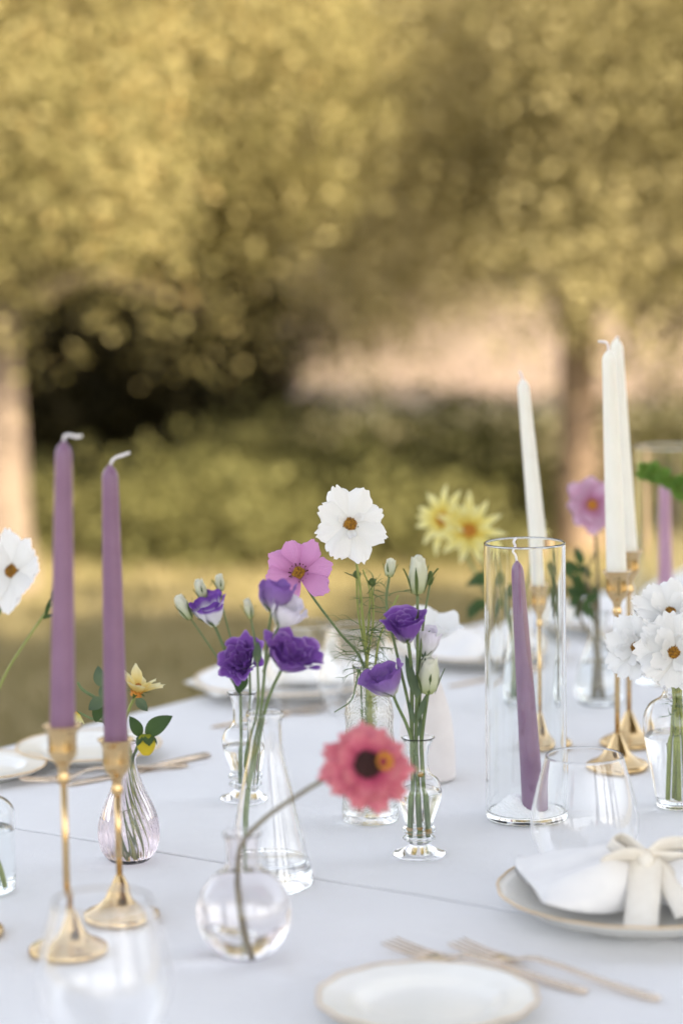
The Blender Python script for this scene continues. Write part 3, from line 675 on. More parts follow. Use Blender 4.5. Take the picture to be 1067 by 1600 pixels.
# --- tall cylinders
def cyl_prof(R, h):
    return [(R * .955, 0), (R * .985, .0006), (R, .0022), (R, .004)] + [(R, z) for z in (.006, .008, .0095, .011, .013)] + [(R, z) for z in np.linspace(.02, h - .02, 14)] + [(R, h - .008), (R, h - .005), (R, h - .003), (R, h - .0016)]
bM = tab(822, 1277)
hM = rise(bM, 816, 847) - TZ
vessel('cylinder_vase', 'tall clear glass cylinder with a leaning mauve candle in salt', bM, cyl_prof(.0424, hM), .0022, .007, 'aqua_glass', None, 80, smooth=0, group='glass cylinders')
def salt(base, R, zf, h, label, seed, lx, ly):
    q = np.random.default_rng(seed); V, n = [], 26
    rows = []
    for i in range(n):
        r = R * i / (n - 1)
        for j in range(40):
            a = 6.2832 * j / 40; x, y = r * math.cos(a), r * math.sin(a)
            z = zf + h * (.12 + .88 * math.exp(-((x - lx) ** 2 + (y - ly) ** 2) / .0004)) * (1 - .8 * (r / R) ** 4) + q.normal(0, .0004)
            V.append((x, y, z))
    Fc = [(i * 40 + j, i * 40 + (j + 1) % 40, (i + 1) * 40 + (j + 1) % 40, (i + 1) * 40 + j) for i in range(n - 1) for j in range(40)]
    k = len(V); V += [(R * math.cos(6.2832 * j / 40), R * math.sin(6.2832 * j / 40), zf) for j in range(40)]
    Fc += [(k + j, k + (j + 1) % 40, (n - 1) * 40 + (j + 1) % 40, (n - 1) * 40 + j) for j in range(40)] + [tuple(range(k, k + 40))]
    parts = [(V, [f[::-1] for f in Fc])]
    for _ in range(420):     # loose crystals
        a, r = q.uniform(0, 6.283), R * math.sqrt(q.random()) * .97; s = q.uniform(.0005, .0013)
        x, y = r * math.cos(a), r * math.sin(a); z = zf + h * (.12 + .88 * math.exp(-((x - lx) ** 2 + (y - ly) ** 2) / .0004)) * (1 - .8 * (r / R) ** 4)
        c = np.array((x, y, z)); D = q.normal(size=(4, 3)); D /= np.linalg.norm(D, axis=1)[:, None]
        parts.append(([c + d * s for d in D], [(0, 1, 2), (0, 2, 3), (0, 3, 1), (1, 3, 2)]))
    V, Fc = join(parts)
    return tag(mesh('salt', V, Fc, M['salt'], loc=base, smooth=False), label, 'salt', kind='stuff')
salt(bM, .0375, .0068, .017, 'coarse white salt heaped at the foot of the leaning mauve candle', 5, -.012, .010)
pb = at(833, 1266, bM.y - .002); pb.z = TZ + .0095
candle(pb, at(807, 876, bM.y + .004), .0118, .0066, 'mauve taper candle leaning inside the clear glass cylinder', 'mauve_wax', [(-.001, 0, .005), (-.004, 0, .010), (-.0015, 0, .015), (-.003, 0, .020), (0, 0, .024)])
bS = tab(1043, 1064)
hS = rise(bS, 1040, 697) - TZ
vessel('cylinder_vase', 'taller clear glass cylinder with an upright orchid pink candle', bS, cyl_prof(.046, hS), .0024, .007, 'aqua_glass', None, 64, smooth=0, group='glass cylinders')
candle(Vector((bS.x - .003, bS.y, TZ + .0075)), at(1038, 752, bS.y), .0108, .0078, 'orchid pink taper candle standing inside the taller glass cylinder', 'pink_wax', [(0, 0, .004), (.002, 0, .008), (.004, 0, .011)])
# --- urn vase with white cosmos
bT = tab(1058, 1260)
vessel('urn_vase', 'clear shouldered glass urn vase filled with white double cosmos', bT,
       [(.0215, 0), (.0232, .002), (.0228, .006), (.0250, .018), (.0318, .052), (.0365, .082), (.0368, .096), (.0310, .110), (.0195, .118), (.0160, .124), (.0160, .136), (.0185, .144)], .0020, .007, 'glass', .078, 64)
# --- vases behind
bQ = tab(935, 1100)
PEAR = [(.020, 0), (.0255, .002), (.0300, .014), (.0305, .028), (.0260, .048), (.0185, .068), (.0130, .086), (.0115, .102), (.0135, .116), (.0150, .120)]
vessel('pear_vase', 'clear pear shaped vase with brown stems behind the white candles', bQ, PEAR, .0018, .005, 'aqua_glass', .055, group='pear shaped vases')
bR = tab(800, 1098)
vessel('pear_vase', 'clear pear shaped vase with yellow dahlias behind the glass cylinder', bR, PEAR, .0018, .005, 'aqua_glass', .055, group='pear shaped vases')
bX = tab(1138, 1090)
vessel('pear_vase', 'clear pear shaped vase holding the arching green spray', bX, PEAR, .0018, .005, 'aqua_glass', .055, group='pear shaped vases')
# --- stemless glasses
TUM = [(.024, 0), (.0275, .0012), (.0340, .006), (.0430, .018), (.0500, .034), (.0522, .046), (.0505, .062), (.0455, .084), (.0395, .106), (.0372, .114)]
for px, py, lb in [((913, 1362)[0], 1362, 'clear stemless wine glass between the glass cylinder and the napkin plate'), (166, 1632, 'clear stemless wine glass before the brass candle holders'),
                   (560, 1118, 'clear stemless wine glass beyond the bubbled bottle'), (478, 1112, 'clear stemless wine glass by the far napkin')]:
    vessel('wine_glass', lb, tab(px, py), TUM, .0010, .004, 'thin_glass', None, 64, cat='glass', group='stemless wine glasses')

# --- plates
def plate(base, R, label, rim_h=.020, sc=18, amp=.010, group='gold rimmed plates', rot=0.):
    t = thing('plate', label, 'plate', base + Vector((0, 0, .0004)), group)
    mod = lambda q, z, k: 1 + amp * max(0, min(1, (z - .006) / .010)) * abs(math.sin(sc / 2 * q + rot)) - amp * .5
    up = [(0, .0052), (R * .50, .0052), (R * .58, .0062), (R * .64, .0095), (R * .70, .0125)] + [(R * f, .0125 + (rim_h - .0125) * ((f - .7) / .3) ** 1.3) for f in (.78, .86, .94, 1.0)]
    dn = [(R * 1.004, rim_h - .0012), (R * .94, rim_h - .0050), (R * .8, .0105), (R * .68, .0070), (R * .60, .0020), (R * .57, 0), (R * .52, 0), (R * .50, .0015), (0, .0015)]
    V, Fc = lathe((up + dn)[::-1], 108, mod); dish = mesh('dish', V, Fc, M['porcelain'], t, local=True)
    P = []
    for j in range(145):
        q = 6.283185 * j / 144; rr = R * 1.001 * mod(q, rim_h, 0); P.append((rr * math.cos(q), rr * math.sin(q), rim_h - .0004))
    V, Fc = tube(P, .0011, 6, cap=False); mesh('gold_rim', V, Fc, M['gilt'], dish, local=True)
    return t
bV = tab(1000, 1432)
plate(bV, .128, 'deep cream plate with gold edge carrying the bow tied napkin', .028)
plate(tab(668, 1584), .0870, 'small scalloped bread plate with gold rim beside the forks', .016, 14, .032)
plate(tab(140, 1184), .0850, 'gold rimmed plate behind the mauve candles', .016)
plate(tab(-28, 1213), .0740, 'gold rimmed bread plate by the shouldered jar', .014, 16, .02)
bN1 = tab(452, 1082); plate(bN1, .125, 'gold rimmed plate with folded napkin behind the conical flask', .022)
bN2 = tab(748, 1030); plate(bN2, .125, 'gold rimmed plate with napkin behind the glass cylinder', .022)
bN3 = tab(985, 985); plate(bN3, .125, 'gold rimmed plate with napkin behind the brass candle holders', .022)

# --- napkins: gathered at the middle, fanning out at both ends
def napkin(base, direc, L, Wd, H, label, seed, group='gathered napkins', pinch=.25, lift=0.0):
    q = random.Random(seed); d = unit(direc); s_ = Vector((-d.y, d.x, 0))
    na, nb = 36, 40; V = []; ph = [q.uniform(0, 6.3) for _ in range(6)]
    for i in range(na):
        a = -1 + 2 * i / (na - 1); f = abs(a)
        wid = Wd * (pinch + (1 - pinch) * math.sin(min(1, f * 1.15) * math.pi / 2)); hh = H * (.62 + .38 * math.sin(min(1, f * 2.2) * math.pi / 2)) * max(.07, 1 - .95 * max(0, (f - .30) / .70) ** 1.4)
        for j in range(nb):
            c = 6.2832 * j / nb; x = math.cos(c); zz = math.sin(c)
            fold = (.20 * math.sin(6 * x + ph[0] + a) + .14 * math.sin(11 * x + ph[1] - 2 * a)) * (.4 + .6 * f)
            r = 1 + (fold if zz > 0 else 0)
            yy = x * wid * (1 + .06 * math.sin(4 * a + ph[2])); z = (zz * hh * r if zz > 0 else zz * .002)
            P = d * (a * L * (1 + .06 * math.sin(3 * x + ph[3]))) + s_ * yy + Vector((0, 0, max(z, -.002) + lift * max(0, (f - .35) / .65) ** 1.5))
            V.append(P)
    Fc = [(i * nb + j, i * nb + (j + 1) % nb, (i + 1) * nb + (j + 1) % nb, (i + 1) * nb + j) for i in range(na - 1) for j in range(nb)] + [tuple(range(nb))[::-1], tuple((na - 1) * nb + j for j in range(nb))]
    return tag(mesh('napkin', [list(v) for v in V], [f[::-1] for f in Fc], M['napkin'], loc=base), label, 'napkin', group)
nz = Vector((0, 0, .0078))
bNap = bV + Vector((.008, .012, .0165))
napkin(bNap, (1, .04, 0), .110, .078, .044, 'white napkin gathered by an ivory ribbon on the deep plate', 2, lift=.019)
napkin(bN1 + nz + Vector((-.02, .01, .006)), (1, .5, 0), .105, .06, .048, 'white napkin puffed up on the plate behind the conical flask', 3)
napkin(bN2 + nz + Vector((0, 0, .006)), (1, .8, 0), .10, .06, .034, 'white napkin lying on the plate behind the glass cylinder', 4)
napkin(bN3 + nz + Vector((.02, .02, .006)), (1, .9, 0), .10, .06, .050, 'white napkin on the plate behind the brass holders', 5)
# --- ribbon bow
def strip(parent, name, pts, wdir, width, mtl, n=8):
    P = catmull(pts, n); W = [np.array(Vector(v)) for v in (wdir if isinstance(wdir, list) else [wdir])]
    V, UV, k = [], [], len(P)
    T = np.gradient(np.array(P), axis=0)
    for i, p in enumerate(P):
        f = i / (k - 1) * (len(W) - 1); a = int(min(f, len(W) - 2)) if len(W) > 1 else 0
        wv = W[a] + (W[a + 1] - W[a]) * (f - a) if len(W) > 1 else W[0]
        wv = wv / np.linalg.norm(wv); nn = np.cross(T[i], wv); nn = nn / (np.linalg.norm(nn) + 1e-9) * .00035
        for s in (-1, -.33, .33, 1): V.append(p + wv * width * .5 * s + nn * (1 + 1.2 * (1 - s * s)))
        for s in (1, .33, -.33, -1): V.append(p + wv * width * .5 * s - nn * (1 - 1.2 * (1 - s * s)))
    Fc = [(i * 8 + j, i * 8 + (j + 1) % 8, (i + 1) * 8 + (j + 1) % 8, (i + 1) * 8 + j) for i in range(k - 1) for j in range(8)] + [tuple(range(8))[::-1], tuple((k - 1) * 8 + j for j in range(8))]
    return mesh(name, V, Fc, M[mtl], parent)
dB = bNap.y
K0 = Vector((bNap.x - .004, bNap.y - .016, bNap.z + .036))
rb = thing('ribbon_bow', 'ivory satin ribbon bow tied round the napkin on the deep plate', 'ribbon', K0)
kx = K0
strip(rb, 'tail', [kx + Vector(v) for v in ((0, 0, .002), (-.002, -.012, -.004), (-.006, -.034, -.020), (-.011, -.058, -.036), (-.014, -.078, -.0465))], [(1, -.1, .05), (1, -.15, .1), (1, -.2, .0)], .030, 'ribbon')
strip(rb, 'tail', [kx + Vector(v) for v in ((.002, 0, .001), (.012, -.010, -.006), (.024, -.032, -.024), (.030, -.050, -.036))], [(.8, .4, .2), (.9, .3, .2)], .022, 'ribbon')
strip(rb, 'loop', [kx + Vector(v) for v in ((0, 0, .001), (-.016, -.010, .008), (-.034, -.014, .006), (-.043, -.008, -.002), (-.036, .004, -.009), (-.016, .004, -.004), (0, 0, 0))], [(.15, -.5, .8), (.1, -.7, .7), (.1, -.7, .7), (.15, -.5, .8)], .022, 'ribbon')
strip(rb, 'loop', [kx + Vector(v) for v in ((0, 0, .002), (.014, .002, .012), (.034, .004, .014), (.052, .004, .008), (.050, .010, -.003), (.026, .008, -.002), (0, .002, .001))], [(.1, -.4, .85), (-.1, -.6, .7), (-.1, -.6, .7), (.1, -.4, .85)], .022, 'ribbon')
strip(rb, 'loop', [kx + Vector(v) for v in ((0, 0, .002), (-.010, .006, .012), (-.022, .012, .019), (-.030, .012, .014), (-.018, .008, .005), (0, 0, .001))], [(.3, -.5, .6), (.2, -.7, .5), (.3, -.5, .6)], .018, 'ribbon')
V, Fc = lathe([(0, -.007), (.006, -.006), (.0085, 0), (.006, .006), (0, .007)], 16, lambda q, z, k: 1 + .12 * math.sin(4 * q)); mesh('knot', xf(V, frame(kx + Vector((0, -.004, .002)), (1, -.2, .5))), Fc, M['ribbon'], rb)
strip(rb, 'band', [bNap + Vector(v) for v in ((-.004, -.026, .004), (-.004, -.022, .018), (-.004, -.008, .031), (-.004, .008, .031), (-.004, .022, .018), (-.004, .026, .004))], (1, 0, 0), .028, 'ribbon')

# --- cutlery
def fork(tip, end, L, label, s=1.0, knife=False, group='champagne forks'):
    tip, end = Vector(tip), Vector(end); d = (end - tip).normalized(); s_ = Vector((-d.y, d.x, 0)); z = Vector((0, 0, 1))
    t = thing('knife' if knife else 'fork', label, 'knife' if knife else 'fork', Vector((tip.x, tip.y, TZ)), group)
    def P(a, b, h): return Vector((tip.x, tip.y, TZ)) + d * a + s_ * b + z * h
    def bar(name, pts, wds, th):
        V, k = [], len(pts)
        for (a, b, h), wv in zip(pts, wds):
            for sx_, sz_ in ((-1, .35), (-.7, 1), (.7, 1), (1, .35), (1, -.35), (.7, -1), (-.7, -1), (-1, -.35)): V.append(P(a, b + sx_ * wv, h + sz_ * th))
        Fc = [(i * 8 + j, i * 8 + (j + 1) % 8, (i + 1) * 8 + (j + 1) % 8, (i + 1) * 8 + j) for i in range(k - 1) for j in range(8)] + [tuple(range(8))[::-1], tuple((k - 1) * 8 + j for j in range(8))]
        mesh(name, V, Fc, M['champagne'], t)
    if knife:
        bar('blade', [(0, 0, .0014), (.01, 0, .0014), (.05, 0, .0014), (.10, 0, .0016), (.115, 0, .002)], [.001, .005, .008, .0085, .006], .0009)
        bar('handle', [(.113, 0, .002), (.13, 0, .0025), (.17, 0, .003), (L, 0, .003)], [.005, .004, .0055, .006], .0024)
    else:
        for k in (-1.5, -.5, .5, 1.5):
            bar('tine', [(0, k * .0068, .0075), (.006, k * .0068, .0060), (.030, k * .0066, .0028), (.050, k * .0060, .0022)], [.0006, .0010, .0013, .0018], .0008)
        bar('head', [(.044, 0, .0022), (.050, 0, .0022), (.060, 0, .0030), (.070, 0, .0058), (.078, 0, .0085)], [.0106, .0112, .0098, .0060, .0036], .0010)
        bar('handle', [(.076, 0, .0080), (.090, 0, .0100), (.120, 0, .0085), (.160, 0, .0045), (L - .01, 0, .0022), (L, 0, .0022)], [.0034, .0028, .0030, .0042, .0056, .0035], .0014)
    return t
fork(tab(608, 1482), tab(978, 1568), .205, 'champagne gold fork lying beside the small bread plate')
fork(tab(712, 1483), tab(1080, 1578), .215, 'champagne gold fork lying beside the deep plate')
fork(tab(30, 1226), tab(230, 1205), .20, 'champagne gold fork behind the mauve candles', group='far champagne forks')
fork(tab(105, 1229), tab(262, 1196), .205, 'champagne gold knife behind the mauve candles', knife=True, group='far champagne knives')
fork(tab(700, 1074), tab(800, 1055), .205, 'champagne gold knife behind the ceramic vase', knife=True, group='far champagne knives')
fork(tab(330, 1138), tab(440, 1118), .205, 'champagne gold knife by the plate behind the flask', knife=True, group='far champagne knives')

# ================================================================== FLOWERS
def flower(name, label, base, group=None, cat='flower'):
    return thing(name, label, cat, base, group)
def inside(b, dx, dy, z): return Vector((b.x + dx, b.y + dy, TZ + z))
CAMDIR = lambda p: (CAM - Vector(p)).normalized()

# ---- bottle with cosmos (J)
d = bJ.y
c = at(547, 819, d - .03); s0 = inside(bJ, .004, 0, .012)
f = flower('cosmos_flower', 'large white cosmos with golden centre and toothed petals, tallest in the bubbled bottle', s0, 'cosmos in the bubbled bottle')
nn = (CAMDIR(c) + Vector((.10, 0, .12))).normalized()
cosmos(f, c, nn, .0405, 8, 'white_petal', .35, W=.0128, teeth=.075, cup=.08, inner=5, disc=.20, tilt=.12)
stem(f, [s0, at(577, 1150, d), at(574, 1050, d), at(566, 960, d - .008), at(560, 900, d - .012), c - nn * .006], [.0017, .0016, .0013], 'stem_yellow')
c = at(467, 896, d - .035); s0 = inside(bJ, -.010, -.004, .012)
f = flower('cosmos_flower', 'pink cosmos with dark ringed golden centre leaning out of the bubbled bottle', s0, 'cosmos in the bubbled bottle')
nn = (CAMDIR(c) + Vector((-.12, 0, .25))).normalized()
cosmos(f, c, nn, .0375, 8, 'pink_petal', .25, W=.0128, teeth=.06, cup=.22, disc=.21, tilt=.22, anthers=True, peak=.78, tooth_n=2, missing=(4,))
stem(f, [s0, at(572, 1110, d), at(566, 1035, d), at(530, 988, d - .015), at(490, 935, d - .028), c - nn * .006], [.0016, .0014, .0012], 'stem')
for (bx, by, mx_, my, lb) in [(557, 903, 560, 960, 'thin cosmos stem with a small green bud below the white cosmos'), (581, 915, 583, 970, 'thin cosmos stem with a spiky green bud above the thread leaves')]:
    s0 = inside(bJ, .006 if bx > 570 else -.004, .006, .012); c = at(bx, by, d)
    f = flower('cosmos_bud', lb, s0, 'cosmos buds in the bubbled bottle')
    bud(f, c, (.1, 0, 1), .008, .008, 'sepal', sep=False); calyx(f, c, (.1, 0, 1), .012, .0012, 6, 1.1)
    stem(f, [s0, at(580, 1120, d), at(574, 1040, d), at(mx_, my, d), c], .0011, 'stem_yellow')
s0 = inside(bJ, .002, .004, .012)
f = flower('cosmos_foliage', 'feathery thread leaved cosmos stem rising from the bubbled bottle', s0, cat='foliage')
stem(f, [s0, at(576, 1120, d), at(572, 1030, d), at(578, 930, d), at(567, 890, d)], [.0016, .0013, .0008], 'stem_yellow')
threads(f, [at(574, 1020, d), at(572, 1035, d), at(575, 1005, d), at(577, 950, d), at(578, 930, d), at(573, 1040, d), at(574, 985, d)], 42, .036, 1, None, 3)
s0 = inside(bJ, .010, .006, .012)
f = flower('cosmos_foliage', 'leaning yellow green cosmos stem between the bubbled bottle and the purple bloom', s0, cat='foliage')
stem(f, [s0, at(584, 1100, d + .01), at(590, 1010, d + .01), at(606, 965, d + .01), at(622, 930, d + .01)], .0012, 'stem_yellow')
threads(f, [at(590, 1010, d + .01), at(606, 965, d + .01), at(612, 930, d + .01)], 14, .03, 1, None, 5)
s0 = inside(bJ, -.006, -.008, .02)
f = flower('cosmos_foliage', 'dark curling thread leaf hanging over the bubbled bottle neck', s0, cat='foliage')
stem(f, [s0, at(566, 1120, d - .012), at(562, 1048, d - .016), at(556, 1070, d - .03), at(548, 1095, d - .032), at(522, 1113, d - .034)], [.0010, .0009, .0006], 'thread')
threads(f, [at(560, 1050, d - .02)], 6, .024, 1, None, 9)

# ---- flask (F): one branched lisianthus stem with its blooms
def fl(name, label, base, pts, r=.0015, mtl='stem', group=None):
    f = flower(name, label, base, group); stem(f, [base] + pts, r, mtl); return f
d = bF.y; nodeF = at(388, 1232, d)
s0 = inside(bF, -.016, 0, .007)
f = flower('lisianthus_flower', 'branched lisianthus with lilac, white and deep purple blooms standing in the conical flask', s0)
stem(f, [s0, at(384, 1290, d), nodeF], [.0028, .0026], 'stem', name='stem')
c = at(424, 957, d - .01); stem(f, [nodeF, at(398, 1160, d), at(408, 1110, d), at(417, 1010, d - .006), c], [.0016, .0013], name='branch')
lisianthus(f, c, (.26, -.1, 1), .032, .0150, 'lilac_petal', .05, .06, .1, ((4, 1.0), (3, .7)), cone=.1)
c = at(436, 978, d - .018); stem(f, [at(412, 1050, d - .004), at(420, 1025, d - .01), at(428, 995, d - .015), c], [.0014, .0012], name='branch')
lisianthus(f, c, (.52, -.25, .85), .029, .0145, 'pearl_petal', .1, .06, .1, ((4, 1.0), (3, .65)), cone=.2)
c = at(440, 1046, d - .012); stem(f, [nodeF, at(400, 1180, d), at(413, 1115, d), at(424, 1080, d - .004), c], [.0018, .0015], name='branch')
lisianthus(f, c, (.50, -.38, .85), .031, .0180, 'purple_petal', .5, .17, .28, ((5, 1.0), (4, .75), (3, .45)), roll=.5, cone=.3)
c = at(392, 966, d + .004); stem(f, [nodeF, at(384, 1180, d), at(402, 1110, d), at(403, 1050, d), at(398, 1000, d), c], [.0014, .0010], name='branch')
bud(f, c, (-.2, 0, 1), .019, .0085, 'cream_petal'); leaf(f, at(402, 1035, d), (.05, -.2, 1), .020, .0042, mtl='leaf_grey')

# ---- footed vase behind the flask (G)
d = bG.y; gG = 'lisianthus in the vase behind the flask'; s0 = inside(bG, -.003, 0, .016)
f = flower('lisianthus_flower', 'lisianthus stem with a purple edged white bloom among pale buds', s0, gG)
stem(f, [s0, at(377, 1150, d), at(376, 1085, d)], [.0018, .0016])
c = at(336, 978, d - .01); stem(f, [at(376, 1085, d), at(352, 1015, d), c], [.0014, .0012], name='branch')
lisianthus(f, c, (-.26, -.25, 1), .034, .0160, 'bicolor_petal', .2, .06, .15, ((5, 1.0), (3, .7)), cone=.5)
for i, (cx, cy, ax, L, W, pts) in enumerate([(298, 966, (-.5, -.1, .9), .029, .0140, [(345, 1035)]), (318, 936, (-.25, 0, 1), .022, .0125, [(350, 1015), (330, 965)]), (345, 924, (-.1, 0, 1), .019, .0100, [(368, 1025), (352, 965)])]):
    c = at(cx, cy, d + .01 * (i - 1)); stem(f, [at(376, 1085, d)] + [at(x, y, d) for x, y in pts] + [c], [.0012, .0009], name='branch')
    bud(f, c, ax, L, W, 'cream_petal')
c = at(390, 1040, d - .010); s0 = inside(bG, .005, -.002, .016)
f = fl('lisianthus_flower', 'full purple lisianthus with many ruffled petals in the vase behind the flask', s0, [at(389, 1150, d), at(391, 1090, d), c], [.0016, .0014, .0013], group=gG)
lisianthus(f, c, (-.50, -.70, .62), .024, .0165, 'purple_petal', .5, .18, .32, ((5, 1.0), (5, .80), (4, .58), (3, .34)), cone=.4)
leaf(f, at(380, 1050, d - .02), (-.25, -.2, -1), .024, .0080, mtl='leaf')

# ---- footed vase with buds (K): three branched stems
d = bK.y; gK = 'lisianthus in the footed vase with buds'
s0 = inside(bK, -.0075, -.001, .017)
f = flower('lisianthus_flower', 'lisianthus stem with folded deep purple cup and a small tight bud above it', s0, gK)
stem(f, [s0, at(645, 1240, d), at(643, 1150, d)], [.0022, .0022])
c = at(638, 1004, d - .012); stem(f, [at(643, 1150, d), at(643, 1060, d), c], [.0021, .0017], name='branch')
lisianthus(f, c, (-.16, -.20, 1), .031, .0180, 'purple_petal', .22, .06, .16, ((4, 1.0), (4, .72), (3, .4)), roll=.3, cone=.75)
c = at(608, 901, d + .006); stem(f, [at(643, 1145, d), at(640, 1110, d), at(622, 1030, d + .003), at(604, 948, d + .006), c], [.0017, .0012], name='branch')
bud(f, c, (.12, 0, 1), .018, .0105, 'cream_petal')
s0 = inside(bK, .0005, -.003, .017)
f = flower('lisianthus_flower', 'lisianthus stem with lighter purple tipping cup and the large cream top bud', s0, gK)
stem(f, [s0, at(653, 1240, d), at(650, 1180, d)], [.0022, .0022])
c = at(614, 1086, d - .015); stem(f, [at(650, 1185, d), at(646, 1165, d), at(634, 1130, d - .006), at(622, 1105, d - .012), c], [.0018, .0015], name='branch')
lisianthus(f, c, (-.46, -.22, .85), .031, .0180, 'lilac_petal', .2, .07, .15, ((4, 1.0), (4, .74), (3, .45)), cone=.45)
c = at(652, 927, d - .006); stem(f, [at(650, 1180, d), at(650, 1130, d), at(652, 1040, d - .004), c], [.0020, .0014], name='branch')
bud(f, c, (.03, -.05, 1), .038, .0185, 'cream_petal')
s0 = inside(bK, .0075, -.001, .017)
f = flower('lisianthus_flower', 'lisianthus stem with pearl white cup above a greenish opening bud', s0, gK)
stem(f, [s0, at(662, 1240, d), at(658, 1165, d)], [.0022, .0020])
c = at(662, 1027, d + .012); stem(f, [at(658, 1165, d), at(656, 1080, d + .006), c], [.0016, .0012], name='branch')
lisianthus(f, c, (.16, -.1, 1), .031, .0145, 'pearl_petal', .0, .05, -.05, ((4, 1.0), (3, .65)))
c = at(668, 1083, d - .006); stem(f, [at(658, 1165, d), at(660, 1140, d), c], [.0020, .0018], name='branch')
bud(f, c, (.08, -.1, 1), .036, .0205, 'cream_petal')
c = at(671, 914, d + .004); stem(f, [at(657, 1150, d + .004), at(653, 1080, d + .004), at(660, 985, d), c], [.0014, .0010], name='branch')
bud(f, c, (.1, 0, 1), .014, .0065, 'sepal'); leaf(f, at(660, 1000, d), (.5, -.2, .7), .012, .002, mtl='leaf_grey')
for px, py, dr, L, W in [(648, 1085, (-.2, -.1, 1), .040, .0045), (650, 1090, (.2, -.1, 1), .046, .0050), (652, 1125, (.35, -.2, 1), .030, .0030), (647, 1130, (-.25, -.2, 1), .024, .0026), (653, 1150, (.2, -.3, 1), .018, .002)]:
    leaf(f, at(px, py, d - .004), dr, L, W, mtl='leaf_grey')
for dx, dy, z in ((-.0075, -.001, .026), (.0005, -.003, .028), (.0075, -.001, .024), (.002, -.003, .083)):
    V, Fc = lathe([(0, -.003), (.0024, -.002), (.0031, 0), (.0024, .002), (0, .003)], 10, lambda q, z_, k: 1 + .15 * math.sin(3 * q))
    mesh('stem_node', np.array(V) + np.array(inside(bK, dx, dy, z)), Fc, M['node'], f)

# ---- ceramic vase (L): broad white petals seen behind the lisianthus
d = bL.y; s0 = inside(bL, 0, 0, .02); c = at(664, 1000, d - .01)
f = fl('poppy_flower', 'broad white petalled bloom rising from the ceramic vase', s0, [at(667, 1060, d), at(665, 1030, d), c], .0015)
mx_ = frame(c, (.1, -.25, 1))
for ang, tl in ((-1.35, .60), (-.2, .55), (1.2, .85), (2.9, .8), (4.0, .55)):
    add_petal(f, mx_, ang, tl, petal(.047, .021, base=.25, peak=.7, tip=.4, cup=.12, droop=.1, ripple=.03, ns=11), M['white_petal'], .002)
calyx(f, c, (.1, -.2, 1), .012, .0016, 5, .8)

# ---- globe vase: coral zinnia (H)
d = bH.y; c = at(577, 1195, d - .06); s0 = inside(bH, .006, -.004, .005)
nn = (CAMDIR(c) + Vector((.22, 0, .10))).normalized()
f = flower('zinnia_flower', 'coral pink zinnia with dark centre and yellow florets bending out of the globe vase', s0)
stem(f, [s0, at(380, 1440, d - .002), at(372, 1372, d), at(377, 1322, d), at(410, 1282, d - .012), at(465, 1243, d - .03), at(520, 1212, d - .045), c - nn * .012], [.0023, .0022, .0020, .0019], 'stem_brown', n=7)
mx_ = frame(c, nn)
for li, (k, L, W, tl, zo) in enumerate([(11, .0350, .0112, -.10, -.009), (10, .0315, .0105, .06, -.004), (8, .0240, .0085, .26, .0005)]):
    for i in range(k):
        p = petal(L * rnd.uniform(.80, 1.08), W * rnd.uniform(.8, 1.15), base=.42, peak=.66, tip=.25, cup=.12, droop=rnd.uniform(.1, .32), teeth=.13, nt=9, ns=15, ripple=.06, tooth_n=2, arch=rnd.uniform(.1, .7))
        add_petal(f, mx_, i * 6.2832 / k + li * .22, tl + rnd.uniform(-.16, .16), p, M['zinnia_petal'], .006, zoff=zo)
V, Fc = bumps_dome(.0112, .0085, 130, .0013, mx_ @ Matrix.Translation((-.0028, 0, .003))); mesh('disc', V, Fc, M['disc_dark'], f)
mxo = mx_ @ Matrix.Translation((.0085, .001, .0085)) @ Matrix.Rotation(.30, 4, 'Y')
V, Fc = bumps_dome(.0042, .0045, 40, .0011, mxo); mesh('floret', V, Fc, M['zinnia_petal'], f, UV=[(.5, .1)] * len(V))
for i in range(10):
    p = petal(.0068, .0023, base=.5, peak=.6, cup=.3, nt=5, ns=5, ripple=.04); 
    V = xf(p[0], mxo @ Matrix.Rotation(i * .628, 4, 'Z') @ Matrix.Translation((0, .0030, .0025)) @ Matrix.Rotation(.35, 4, 'X'))
    mesh('floret', V, p[2], M['disc_orange'], f)
calyx(f, c - nn * .010, nn, .012, .0030, 6, .7)

# ---- rose swirled vase: yellow dahlias (D)
d = bD.y; s0 = inside(bD, .006, 0, .008); gD = 'yellow dahlias in the rose vase'
c = at(214, 1082, d + .004)
f = fl('dahlia_flower', 'butter yellow dahlia seen from the side behind the mauve candle', s0, [at(214, 1260, d), at(207, 1190, d), at(196, 1130, d + .004), c], [.0020, .0018, .0014], 'stem_yellow', group=gD)
mx_ = frame(c, (.28, -.15, 1))
for i in range(11):
    add_petal(f, mx_, i * .571 + rnd.uniform(-.1, .1), 1.02 + rnd.uniform(-.15, .2) - (.5 if i in (8, 9, 7) else 0), petal(.026 * rnd.uniform(.85, 1.15), .0060, base=.4, peak=.62, tip=.6, cup=-.1, droop=.15, teeth=.03, ripple=.03), M['butter_petal'], .003)
V, Fc = bumps_dome(.006, .009, 50, .0011, mx_); mesh('disc', V, Fc, M['disc_orange'], f)
calyx(f, c - Vector((0, 0, .001)), (.28, -.15, 1), .011, .0022, 7, 1.3)
leaf(f, at(214, 1092, d), (.4, -.2, -.4), .016, .005, mtl='leaf_grey'); leaf(f, at(158, 1072, d + .01), (-.1, 0, .8), .020, .006, mtl='leaf_grey')
s0 = inside(bD, -.004, -.003, .010); c = at(229, 1150, d - .016)
f = fl('dahlia_bud', 'nodding yellow dahlia bud with two broad leaves at the rose vase lip', s0, [at(204, 1280, d), at(205, 1195, d - .002), at(213, 1172, d - .008), at(224, 1150, d - .014), c], [.0020, .0018, .0014], 'stem', group=gD)
